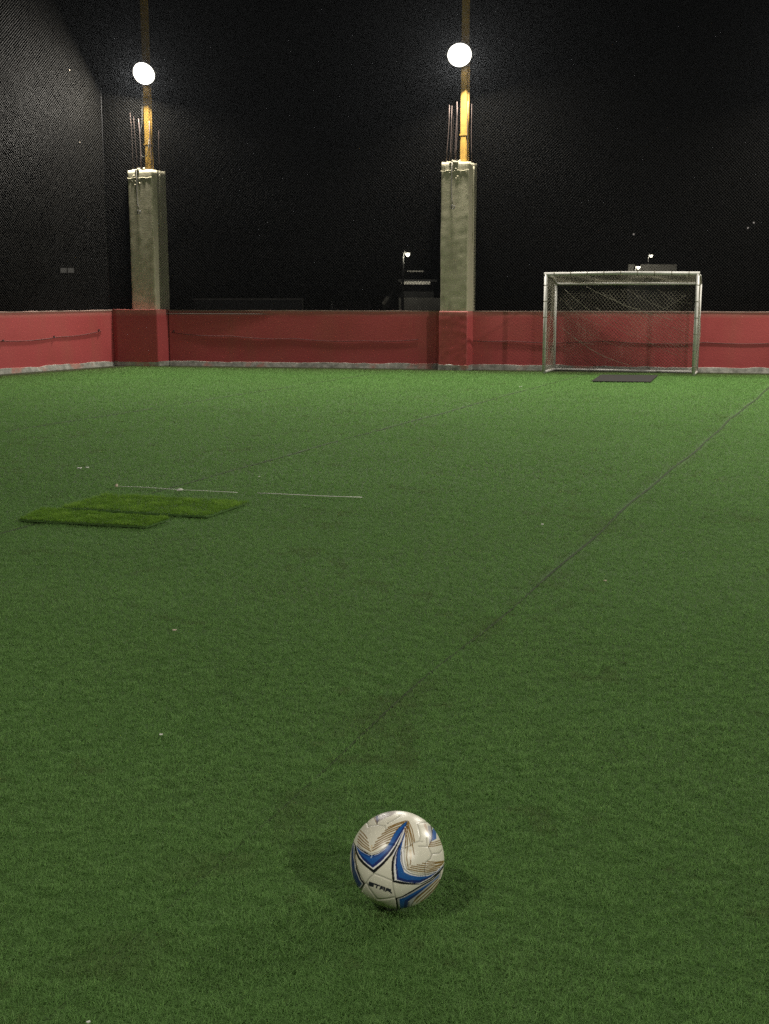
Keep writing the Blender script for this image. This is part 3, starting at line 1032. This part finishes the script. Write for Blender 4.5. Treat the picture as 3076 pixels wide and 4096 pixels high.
# offcuts
for pl, lab in OFF:
    cen = sum(pl, Vector((0, 0, 0))) / 4
    root = empty('turf_offcut', (cen.x, cen.y, 0))
    tag(root, lab, 'turf piece', 'loose turf offcuts')
    loc = [(p.x - cen.x, p.y - cen.y) for p in pl]
    # wavy outline
    out = []
    for i in range(4):
        a = Vector(loc[i]); c = Vector(loc[(i + 1) % 4])
        m = 10
        for k in range(m):
            p = a.lerp(c, k / m)
            nn = noise.noise((p.x * 4 + cen.x, p.y * 4, 1)) * 0.014
            out.append((p.x * (1 + nn), p.y * (1 + nn)))
    MB().prism(out, 0.009, 0.019).build('backing', M['turf'], root)
    xs = np.array([p[0] for p in out]); ys = np.array([p[1] for p in out])
    n = 26000
    x = xs.min() + rng.random(n) * (xs.max() - xs.min()); y = ys.min() + rng.random(n) * (ys.max() - ys.min())
    k = inside(out, x, y); x, y = x[k], y[k]; n = len(x)
    c1 = vnoise(x * 30 + 50, y * 30 + 9); c2 = vnoise(x * 9 + 20, y * 9)
    hh = 0.020 * (0.25 + 0.7 * c1 + 0.5 * c2) * (0.7 + 0.5 * rng.random(n))
    V, T, tv, dv = blades(x, y, hh, 0.004 * (0.7 + 0.6 * rng.random(n)), 0.015 * (0.5 + rng.random(n)),
                          np.clip(0.1 + 0.35 * rng.random(n) + 0.9 * c1 * c2, 0, 1), np.zeros(n), 0.018, False)
    np_mesh('pile', V, T, M['offcut'], root, {'tint': tv})

# ------------------------------------------------------------------ string and scraps
def ground_tube(pts, r, z):
    return [(*at(px, py, z).xy, z) for px, py in pts]
cord = empty('white_cord', tuple(at(718, 1958)))
tag(cord, 'thin white cord lying straight across the turf just beyond the bright offcuts', 'cord')
def rel(pts): 
    o = cord.location
    return [(p[0] - o.x, p[1] - o.y, p[2] - o.z) for p in pts]
for nm, pts, rr in (('cord_length', [(463, 1945), (560, 1948), (640, 1953), (718, 1959), (800, 1962), (880, 1966), (950, 1970)], 0.0019),
                    ('cord_length', [(1030, 1972), (1150, 1977), (1290, 1984), (1380, 1987), (1448, 1989)], 0.0026)):
    MB().tube(rel(ground_tube(pts, rr, 0.019)), rr, 6).build(nm, M['white'], cord, True)
pk = at(718, 1957, 0.03) - cord.location
MB().lathe([(0, -0.025), (0.008, -0.018), (0.010, 0), (0.008, 0.018), (0, 0.025)], 10, (pk.x, pk.y, 0.026), (1, 0.1, 0.1)).build('cord_knot', M['white'], cord, True)
pk = at(466, 1941, 0.03) - cord.location
MB().lathe([(0, -0.014), (0.010, -0.008), (0.011, 0.006), (0, 0.014)], 8, (pk.x, pk.y, 0.028), (0.3, 0.2, 1)).build('cord_end', M['beige'], cord, True)

scr = [((318, 1874), 0.022, 'white', 'left of two white paper scraps lying together on the turf beyond the offcuts'),
       ((349, 1871), 0.016, 'white', 'right of two white paper scraps lying together on the turf beyond the offcuts'),
       ((1037, 1906), 0.010, 'white', 'tiny white scrap on the turf just beyond the end of the cord'),
       ((697, 2521), 0.013, 'beige', 'small beige scrap alone on the turf between the offcuts and the ball'),
       ((645, 2937), 0.006, 'white', 'tiny white speck on the turf to the upper left of the ball'),
       ((2170, 2097), 0.009, 'white', 'tiny white speck on the turf left of the long seam'),
       ((2421, 2323), 0.009, 'beige', 'tiny beige speck on the turf right of the long seam'),
       ((354, 4086), 0.005, 'white', 'tiny white speck at the bottom left edge of the picture'),
       ((2082, 1548), 0.02, 'white', 'white scrap on the far turf before the wall left of the goal')]
for (px, py), s, mt, lab in scr:
    p = at(px, py, 0.02)
    m = MB()
    k = 8; ring = []
    for i in range(k):
        a = 2 * math.pi * i / k
        rr = s * random.uniform(0.6, 1.2)
        ring.append((rr * math.cos(a), rr * 0.7 * math.sin(a), random.uniform(0, s * 0.5)))
    bot = [m.bm.verts.new((p.x + x, p.y + y, 0.017 + z)) for x, y, z in ring]
    top = [m.bm.verts.new((p.x + x * .96, p.y + y * .96, 0.0195 + z)) for x, y, z in ring]
    c0 = m.bm.verts.new((p.x, p.y, 0.016)); c1 = m.bm.verts.new((p.x, p.y, 0.020 + s * .3))
    for i in range(k):
        j = (i + 1) % k
        m.bm.faces.new((bot[i], bot[j], top[j], top[i])); m.bm.faces.new((top[i], top[j], c1)); m.bm.faces.new((bot[j], bot[i], c0))
    tag(m.build('paper_scrap', M[mt]), lab, 'scrap', 'scraps of litter on the turf')

# ------------------------------------------------------------------ the ball
def build_ball():
    N = 170
    lin = np.tan(np.linspace(-math.pi / 4, math.pi / 4, N + 1))
    A, B_ = np.meshgrid(lin, lin, indexing='ij')
    one = np.ones_like(A)
    V = []; T = []
    off_ = 0
    idx = np.arange((N + 1) ** 2).reshape(N + 1, N + 1)
    for fx in ((A, B_, one), (B_, A, -one), (one, A, B_), (-one, B_, A), (B_, one, A), (A, -one, B_)):
        v = np.stack(fx, -1).reshape(-1, 3)
        v /= np.linalg.norm(v, axis=1)[:, None]
        V.append(v)
        a = idx[:-1, :-1].ravel(); b2 = idx[1:, :-1].ravel(); c = idx[1:, 1:].ravel(); d = idx[:-1, 1:].ravel()
        T.append(np.concatenate([np.stack([a, b2, c], 1), np.stack([a, c, d], 1)]) + off_)
        off_ += len(v)
    V = np.concatenate(V); T = np.concatenate(T)
    # coordinates of every point as seen from the front of the ball, in the units the panels were traced in
    view = np.array((BC - CAMP).normalized())
    dcam = (BC - CAMP).length
    front = -(V @ view)
    lim_ = BR / dcam
    # points round the back take the same printed pattern mirrored
    back = front < lim_
    Vm = V.copy()
    Vm[back] += view[None] * (2 * (front[back] - lim_))[:, None]
    Vm /= np.linalg.norm(Vm, axis=1)[:, None]
    P = np.array(BC) + Vm * BR - np.array(CAMP)
    fz = P @ np.array(FWD); X = (P @ np.array(RIGHT)) / fz * F + W / 2; Y = -(P @ np.array(UP)) / fz * F + H / 2
    X = (X - 1340) / 0.31306; Y = (Y - 3180) / 0.31306
    col = np.tile(np.array([0.66, 0.645, 0.53, 1.0]), (len(V), 1))
    blue = (0.014, 0.092, 0.32); blue2 = (0.012, 0.026, 0.14); blk = (0.008, 0.008, 0.011); gold = (0.22, 0.135, 0.04)
    grey = (0.16, 0.155, 0.16); wht = (0.78, 0.78, 0.76); lgold = (0.60, 0.50, 0.33)

    def poly(pts, c):
        col[inside(pts, X, Y), :3] = c

    def dist(pts):
        dd = np.full(len(X), 1e9)
        for (x0, y0), (x1, y1) in zip(pts[:-1], pts[1:]):
            vx, vy = x1 - x0, y1 - y0
            u = np.clip(((X - x0) * vx + (Y - y0) * vy) / (vx * vx + vy * vy + 1e-9), 0, 1)
            dd = np.minimum(dd, np.hypot(X - x0 - u * vx, Y - y0 - u * vy))
        return dd

    def line(pts, wd, c):
        col[dist(pts) < wd / 2, :3] = c

    # --- left chevron
    poly([(497, 1003), (430, 948), (360, 893), (300, 823), (265, 742), (250, 640), (268, 640), (330, 690), (470, 772), (560, 742), (660, 660), (700, 600),
          (760, 480), (830, 395), (925, 322), (905, 420), (800, 640), (745, 745), (700, 800), (620, 890)], blk)
    poly([(492, 955), (435, 912), (368, 852), (318, 795), (285, 728), (266, 640), (300, 680), (470, 790), (690, 640), (780, 480), (905, 350), (890, 420), (770, 650), (690, 765), (600, 865)], wht)
    poly([(485, 932), (410, 878), (345, 812), (300, 742), (270, 655), (330, 715), (400, 758), (468, 782), (560, 752), (640, 690), (680, 636), (722, 560),
          (765, 480), (835, 405), (918, 338), (890, 420), (815, 545), (755, 650), (690, 738), (600, 840)], blue)
    poly([(485, 932), (420, 885), (345, 812), (300, 742), (285, 700), (340, 770), (478, 893), (590, 800), (700, 690), (790, 540), (890, 380), (880, 430), (755, 650), (690, 738), (600, 840)], blue2)
    line([(330, 735), (400, 775), (468, 800), (560, 768), (640, 705)], 9, blue2)
    line([(285, 650), (330, 702), (400, 750), (468, 772), (560, 742), (660, 662)], 9, blk)
    line([(290, 625), (335, 680), (400, 727), (466, 752), (560, 722), (680, 640)], 6, grey)
    line([(462, 800), (472, 775)], 14, (0.30, 0.42, 0.62))
    for a in ([(325, 455), (370, 500), (410, 555)], [(310, 490), (370, 555), (425, 610)], [(300, 525), (360, 590), (432, 650)], [(293, 560), (350, 620), (440, 690)],
              [(290, 595), (350, 655), (455, 720)]):
        line(a, 14, gold)
    for a, c in (((478, 712), (690, 600)), ((482, 678), (715, 560)), ((505, 640), (740, 520)), ((520, 602), (765, 480)), ((548, 556), (800, 432)),
                 ((600, 500), (840, 395)), ((640, 455), (880, 352)), ((680, 415), (905, 330))):
        mid = ((a[0] + c[0]) / 2 + 2, (a[1] + c[1]) / 2 - 8)
        line([a, mid, c], 15, gold)
    poly([(455, 640), (480, 640), (470, 740)], lgold)
    line([(497, 985), (433, 932), (362, 876), (306, 810)], 20, blk); line([(497, 985), (560, 930), (618, 868), (692, 785)], 20, blk)
    # --- centre chevron
    poly([(735, 1112), (720, 950), (724, 850), (745, 770), (790, 690), (860, 560), (905, 400), (930, 322), (935, 420), (905, 560), (880, 690), (880, 860), (905, 965),
          (960, 1005), (1060, 1028), (1180, 1020), (1290, 985), (1392, 880), (1385, 930), (1330, 1000), (1230, 1075), (1100, 1140), (1000, 1148), (850, 1140)], blk)
    poly([(757, 1088), (745, 940), (752, 845), (785, 730), (850, 600), (920, 380), (925, 440), (880, 660), (885, 860), (910, 950), (1000, 1010), (1100, 1030),
          (1200, 1015), (1385, 890), (1350, 950), (1220, 1062), (1090, 1132), (940, 1122)], wht)
    poly([(790, 1083), (772, 900), (785, 740), (845, 590), (915, 400), (924, 400), (868, 590), (838, 720), (842, 860), (885, 985), (960, 1022), (1060, 1042), (1180, 1036),
          (1290, 990), (1388, 895), (1345, 950), (1215, 1055), (1085, 1122), (1020, 1128), (900, 1112)], blue)
    poly([(790, 1083), (772, 900), (785, 740), (845, 590), (915, 400), (860, 590), (802, 740), (792, 900), (815, 1050), (920, 1085), (1080, 1090), (1210, 1040), (1345, 950), (1215, 1055), (1085, 1122), (1020, 1128), (900, 1112)], blue2)
    line([(745, 770), (775, 700), (830, 580), (898, 410)], 13, (0.62, 0.62, 0.66))
    line([(760, 1080), (748, 940), (756, 850), (790, 735)], 7, grey)
    line([(850, 700), (855, 850), (882, 940), (905, 965), (960, 1003), (1060, 1026), (1180, 1020), (1290, 985)], 8, blk)
    line([(880, 690), (890, 850), (915, 940), (970, 975), (1070, 1000), (1190, 1000), (1300, 965)], 6, grey)
    for a in ([(905, 430), (925, 560), (925, 660), (915, 800), (935, 930)], [(915, 400), (950, 560), (968, 650)], [(925, 365), (975, 560), (990, 640), (1012, 760)],
              [(938, 335), (985, 440), (1012, 560), (1018, 600)], [(930, 345), (960, 450), (1000, 590)], [(958, 790), (968, 850), (958, 895)], [(890, 420), (905, 560), (900, 680)]):
        line(a, 13, gold)
    poly([(945, 700), (975, 690), (985, 800), (965, 830)], lgold)
    for a in ([(925, 945), (1050, 972), (1180, 985), (1310, 955)], [(960, 925), (1080, 950), (1200, 962), (1340, 925)], [(975, 905), (1100, 925), (1230, 935), (1365, 895)],
              [(1050, 892), (1180, 908), (1300, 903), (1380, 875)], [(1120, 872), (1230, 884), (1385, 860)], [(1190, 853), (1290, 860), (1390, 845)]):
        line(a, 14, gold)
    # --- lower right chevron
    poly([(770, 1318), (860, 1290), (980, 1222), (1100, 1150), (1240, 1075), (1350, 975), (1345, 1040), (1260, 1135), (1150, 1230), (1050, 1310), (985, 1400), (960, 1480), (790, 1480)], blk)
    poly([(795, 1325), (870, 1302), (990, 1238), (1110, 1165), (1245, 1088), (1345, 990), (1340, 1040), (1250, 1130), (1140, 1225), (1040, 1305), (975, 1400), (950, 1480), (812, 1480)], (0.42, 0.42, 0.42))
    poly([(822, 1330), (890, 1308), (1000, 1250), (1120, 1180), (1250, 1098), (1335, 1010), (1320, 1050), (1240, 1118), (1130, 1210), (1030, 1292), (935, 1360), (925, 1480), (835, 1480)], blue)
    poly([(870, 1480), (890, 1350), (1020, 1270), (1180, 1165), (1320, 1050), (1240, 1118), (1130, 1210), (1030, 1292), (935, 1360), (925, 1480)], blue2)
    line([(945, 1370), (938, 1480)], 10, blk)
    for a in ([(1010, 1360), (1100, 1275), (1200, 1190), (1310, 1080)], [(1040, 1370), (1130, 1290), (1230, 1200), (1340, 1080)], [(1090, 1370), (1180, 1290), (1270, 1200), (1360, 1080)]):
        line(a, 14, gold)
    # --- left edge chevron
    poly([(222, 560), (262, 640), (258, 800), (280, 940), (335, 1075), (380, 1138), (325, 1215), (280, 1190), (232, 1060), (208, 900), (205, 700)], blk)
    poly([(225, 590), (250, 640), (246, 800), (266, 945), (320, 1080), (360, 1135), (318, 1195), (276, 1170), (232, 1050), (212, 900), (210, 720)], (0.5, 0.5, 0.5))
    poly([(228, 610), (240, 650), (236, 800), (256, 950), (310, 1085), (345, 1135), (312, 1180), (276, 1160), (230, 1040), (214, 900), (212, 740)], blue2)
    line([(262, 740), (272, 860), (300, 960)], 7, gold)
    # --- upper left and right chevrons half turned away
    poly([(500, 275), (560, 250), (700, 200), (795, 215), (720, 262), (620, 305), (560, 335), (535, 378), (515, 330)], (0.30, 0.27, 0.24))
    poly([(520, 275), (555, 262), (556, 300), (536, 350)], blue2)
    line([(556, 335), (575, 290), (700, 215)], 12, grey)
    line([(535, 375), (505, 300), (490, 280)], 9, gold)
    poly([(1125, 365), (1160, 365), (1195, 470), (1190, 500), (1150, 420)], (0.50, 0.40, 0.30))
    poly([(1185, 390), (1238, 395), (1250, 500), (1235, 590), (1208, 645), (1196, 520)], (0.34, 0.34, 0.35))
    line([(1225, 380), (1242, 470), (1240, 560), (1208, 640)], 14, blk)
    poly([(1248, 425), (1292, 435), (1296, 560), (1238, 590)], blue)
    for a in ([(1215, 615), (1290, 598), (1350, 575)], [(1205, 638), (1290, 622), (1360, 600)], [(1195, 658), (1280, 650), (1365, 628)]):
        line(a, 13, gold)
    # --- lettering on the lower panel
    letters = {'S': [[(1, 0.02), (.12, 0), (.06, .48), (.9, .52), (.86, 1), (0, .98)]],
               'T': [[(0, 0), (1.0, 0)], [(.55, 0), (.42, 1)]],
               'A': [[(0, 1), (.16, 0), (.95, 0), (.84, 1)], [(.1, .58), (.9, .58)]],
               'R': [[(0, 1), (.14, 0), (.95, 0), (.9, .5), (.1, .52)], [(.5, .5), (1.25, .86)]]}
    fmask = ~back
    o = np.array([436, 1112.0]); ex = np.array([60, 21.5]); ey = np.array([-4, 38.0]); st = np.array([72, 26.5])
    for i, chx in enumerate('STAR'):
        for pl in letters[chx]:
            pts = [tuple(o + st * i + ex * u + ey * v) for u, v in pl]
            col[(dist(pts) < 9.5) & fmask, :3] = (0.02, 0.022, 0.035)
    # --- stitched seams: a groove with a darker line in it
    seams = [[(425, 405), (440, 395), (530, 380), (635, 383), (652, 440)], [(535, 378), (528, 345)], [(425, 405), (405, 350), (420, 310)],
             [(1052, 362), (1075, 440), (1090, 540), (1080, 590)], [(1050, 365), (1100, 350), (1170, 345)], [(660, 360), (740, 320), (830, 270)],
             [(1000, 612), (1080, 590), (1122, 600)], [(1070, 655), (1190, 660), (1215, 700), (1240, 760), (1222, 815)], [(1240, 757), (1340, 740), (1368, 705)],
             [(1172, 560), (1182, 655)], [(515, 1012), (620, 1052), (735, 1100)], [(492, 1008), (430, 1070), (400, 1120), (440, 1200), (500, 1280), (545, 1335)],
             [(545, 1335), (640, 1330), (768, 1306)], [(735, 1110), (745, 1200), (772, 1312), (800, 1440)], [(670, 612), (740, 628), (800, 650), (880, 682), (960, 650), (1005, 612)],
             [(400, 1120), (372, 1150), (340, 1220)], [(1222, 815), (1165, 860), (1145, 960), (1160, 1040)], [(380, 1140), (300, 990), (250, 860)]]
    dmin = np.full(len(X), 1e9)
    for s in seams: dmin = np.minimum(dmin, dist(s))
    g_ = np.exp(-(dmin / 6.5) ** 2)
    col[:, :3] *= (1 - 0.45 * g_)[:, None]
    rad = BR * (1 - 0.011 * np.exp(-(dmin / 10.0) ** 2))
    rad = np.where(np.isfinite(rad), rad, BR)
    VV_ = V * rad[:, None]
    me_o = np_mesh('football', VV_, T, M['ball'], None, {'pattern': col})
    # weld the cube edges
    bm = bmesh.new(); bm.from_mesh(me_o.data)
    bmesh.ops.remove_doubles(bm, verts=bm.verts[:], dist=1e-5)
    bmesh.ops.recalc_face_normals(bm, faces=bm.faces[:])
    for f in bm.faces: f.smooth = True
    bm.to_mesh(me_o.data); bm.free()
    me_o.location = BC
    return tag(me_o, 'white football with blue and gold chevrons and dark lettering, resting on the turf', 'ball')


build_ball()

# ------------------------------------------------------------------ beyond the walls, in the dark
def px_box(root_name, label, cat, px0, px1, py_top, Y, dep, wall_mat, roof=None, windows=(), over=0.25, group=None):
    """house standing on the ground at distance Y whose front spans px0..px1 and whose eaves are at py_top"""
    a = at_y(px0, py_top, Y); c = at_y(px1, py_top, Y)
    w = c.x - a.x; h = a.z
    root = empty(root_name, ((a.x + c.x) / 2, Y, -0.03))
    tag(root, label, cat, group)
    MB().box((-w / 2, 0, 0), (w / 2, dep, h)).build('wall', wall_mat, root)
    return root, w, h


# lit roof edge and grey wall of the house between the columns
root, w, h = px_box('house', 'dark house with two pale roof edges, just left of the right column', 'house', 1604, 1735, 1128, 46, 7, M['darkroof'])
MB().box((-w / 2 - .1, -.35, h + 0.03), (w / 2 + .1, 7.3, h + 0.12)).build('roof', M['darkroof'], root)
fa = emis = None
MB().box((-w / 2, -.40, h - 0.06), (w / 2 - .15, -.36, h + 0.05)).build('fascia', M['paleedge'], root)
MB().box((-w / 2 + .25, .9, h + 0.42), (w / 2 - .35, .95, h + 0.47)).build('roof_rail', M['paleedge'], root)
a = at_y(1612, 1188, 44.9)
MB().box((-w / 2 - 0.1, -1.6, 0), (w / 2 + .6, -1.1, a.z)).build('yard_wall', M['housewall'], root)
root, w, h = px_box('house', 'long low grey house with a pale parapet beyond the goal', 'house', 2512, 2706, 1085, 60, 8, M['darkroof'])
MB().box((-w / 2, -.004, h + .012), (w / 2, .25, h + .36)).build('parapet', M['paleedge'], root)
MB().box((-w / 2 - .05, .26, h + 0.01), (w / 2 + .05, 8.1, h + 0.09)).build('roof', M['darkroof'], root)
MB().box((-w / 2 + .15, -.35, h - .07), (w / 2 - 1.1, -.02, h + .0)).build('canopy', M['paleedge'], root)
MB().box((-w / 2 + .9, -.05, 1.2), (-w / 2 + 1.6, -.003, 2.2)).build('window', M['glass'], root)
root, w, h = px_box('house', 'barely visible dark house with a lit twin window beyond the left net', 'house', 60, 470, 1020, 52, 8, M['darkroof'])
MB().box((-w / 2 - .1, -.1, h + .01), (w / 2 + .1, 8.1, h + .12)).build('roof', M['darkroof'], root)
wa = at_y(240, 1094, 51.98); wc = at_y(300, 1068, 51.98)
lo2 = wa - root.location; hi2 = wc - root.location
fr = MB().box((lo2.x, -.06, lo2.z), (hi2.x, -.004, hi2.z)).build('window', M['darkroof'], root)
dimwin = emitter('dim_lit_pane', (1.0, 0.93, 0.80), 0.05)
ww = hi2.x - lo2.x; wh = hi2.z - lo2.z
for k in (0, 1):
    x0 = lo2.x + ww * (0.06 + 0.48 * k); x1 = x0 + ww * 0.40
    MB().box((x0, -.075, lo2.z + wh * .12), (x1, -.063, hi2.z - wh * .15)).build('window_pane', dimwin, fr)
root, w, h = px_box('garden_wall', 'faint grey garden wall in the dark beyond the left stretch of red wall', 'wall', 770, 1210, 1196, 34, .3, M['darkroof'])
MB().box((-w / 2, -.03, h + .003), (w / 2, .33, h + .05)).build('coping', M['housewall'], root)
# slatted fence
fa0 = at_y(1325, 1206, 37); fa1 = at_y(1475, 1206, 37)
root = empty('wire_fence', (fa0.x, 37, -.03)); tag(root, 'faint wire fence in the dark between the columns', 'fence')
L_ = fa1.x - fa0.x; P = []; Q = []
for k in range(24): P.append((L_ * k / 23, 0, 0)); Q.append((L_ * k / 23, 0, fa0.z))
for k in range(8): P.append((0, 0, fa0.z * k / 7)); Q.append((L_, 0, fa0.z * k / 7))
threads_mesh('fence_mesh', P, Q, 0.006, M['housing'], root)
for x in (0, L_): MB().tube([(x, 0, 0), (x, 0, fa0.z + .05)], 0.03, 8).build('fence_post', M['housing'], root, True)
# gable with pale bargeboard
g0 = at_y(1530, 1212, 50); g1 = at_y(1605, 1120, 50)
root = empty('shed', (g0.x, 50, -.03)); tag(root, 'black shed roof sloping up to the right with a pale corner board', 'shed')
dx = g1.x - g0.x
bm_ = MB()
v = [(0, 0, 0), (dx, 0, 0), (dx, 0, g1.z), (0, 0, g0.z)]
f = [bm_.bm.verts.new(c) for c in v]; b2 = [bm_.bm.verts.new((c[0], 4, c[2])) for c in v]
bm_.bm.faces.new(f); bm_.bm.faces.new(b2[::-1])
for i in range(4): bm_.bm.faces.new((f[i], f[(i + 1) % 4], b2[(i + 1) % 4], b2[i]))
bm_.build('wall', M['darkroof'], root)
MB().tube([(0.02, -.05, g0.z - .02), (dx * .3, -.05, g0.z + (g1.z - g0.z) * .3)], 0.07, 4).build('corner_board', M['paleedge'], root)

# street lamps
LAMPS = 'small lit street lamps beyond the nets'
def street_lamp(px, py, Y, label, rr=0.075, side=-1):
    c = at_y(px, py, Y)
    root = empty('street_lamp', (c.x - 0.18 * side * -1, Y, -.03)); tag(root, label, 'street lamp', LAMPS)
    dx_ = c.x - root.location.x
    MB().tube([(0, 0, 0), (0, 0, c.z - .1), (dx_ * .3, 0, c.z + .12), (dx_, 0, c.z + .14)], [0.06, 0.045, .035, .03], 8).build('lamp_post', M['housing'], root, True)
    hd = MB().lathe([(0, .16), (0.06, .15), (rr * 1.15, .05), (rr * 1.1, .03)], 14, (dx_, 0, c.z)).build('lamp_head', M['housing'], root, True)
    MB().lathe([(rr * 1.05, .03), (rr, -.03), (rr * .6, -.085), (0, -.10)], 14, (dx_, 0, c.z)).build('lamp_globe', M['street'], hd, True)
street_lamp(1631, 1012, 44, 'small warm street lamp left of the right column', 0.075)
street_lamp(2605, 1020, 68, 'higher of two white street lamps beyond the goal', 0.085)
street_lamp(2554, 1066, 57, 'lower white street lamp in front of the long grey house', 0.085)
# far pinpricks of light
star = emitter('far_light', (1.0, 0.9, 0.8), 0.3)
for px, py, Y, lab in ((2535, 940, 120, 'faint distant light point above the goal'), (3015, 894, 120, 'upper of two faint light points at the right edge'),
                       (2992, 915, 120, 'lower of two faint light points at the right edge'), (502, 1078, 90, 'faint distant light beside the left column'),
                       (276, 1164, 60, 'faint distant light low beyond the left wall')):
    c = at_y(px, py, Y)
    root = empty('light_mast', (c.x, Y, -.03)); tag(root, lab, 'light mast', 'faint far lights')
    MB().tube([(0, 0, 0), (0, 0, c.z)], 0.006, 6).build('mast', M['black'], root)
    MB().lathe([(0, .1), (.085, .05), (.085, -.05), (0, -.1)], 8, (0, 0, c.z + .1)).build('mast_light', star, root, True)
# pale specks caught in the left net
for px, py, lab, s in ((268, 281, 'pale scrap caught high in the left net', .014), (310, 570, 'small pale scrap caught lower in the left net', .009)):
    # intersect with the net plane
    rr = ray(px, py); p0 = net_corner; nrm = ln
    k = (p0 - CAMP).dot(nrm) / rr.dot(nrm); c = CAMP + rr * k - nrm * .06
    tag(MB().lathe([(0, -s), (s, -s * .3), (s * .8, s * .4), (0, s)], 7, c, (.3, .4, 1)).build('net_scrap', M['beige'], None), lab, 'scrap', 'scraps caught in the net')

# ------------------------------------------------------------------ haze
hz = MB().box((-70, -20, -1.2), (75, 130, 16)).build('haze', None)
hm = bpy.data.materials.new('night_haze'); hm.use_nodes = True
nt = hm.node_tree; nt.nodes.clear()
o_ = nt.nodes.new('ShaderNodeOutputMaterial'); pv = nt.nodes.new('ShaderNodeVolumePrincipled')
pv.inputs['Color'].default_value = (0.82, 0.89, 1.0, 1)
pv.inputs['Density'].default_value = 0.00011
pv.inputs['Anisotropy'].default_value = 0.7
nt.links.new(pv.outputs[0], o_.inputs['Volume'])
hz.data.materials.append(hm)
hm.volume_intersection_method = 'FAST' if hasattr(hm, 'volume_intersection_method') else hm.name and 'FAST'
tag(hz, kind='stuff')

# ------------------------------------------------------------------ night sky
wd = bpy.data.worlds.new('World'); scene.world = wd; wd.use_nodes = True
bg = wd.node_tree.nodes['Background']
bg.inputs['Color'].default_value = (0.85, 0.9, 1.0, 1)
bg.inputs['Strength'].default_value = 0.0003

scene.view_settings.view_transform = 'Standard'
scene.view_settings.look = 'None'
scene.view_settings.exposure = 0.0
scene.view_settings.gamma = 1.0
scene.cycles.use_denoising = False
scene.cycles.use_adaptive_sampling = False
scene.cycles.max_bounces = 6
scene.cycles.diffuse_bounces = 3
scene.cycles.transparent_max_bounces = 8
scene.cycles.volume_bounces = 0
scene.cycles.sample_clamp_indirect = 2.0
scene.cycles.sample_clamp_direct = 4.0
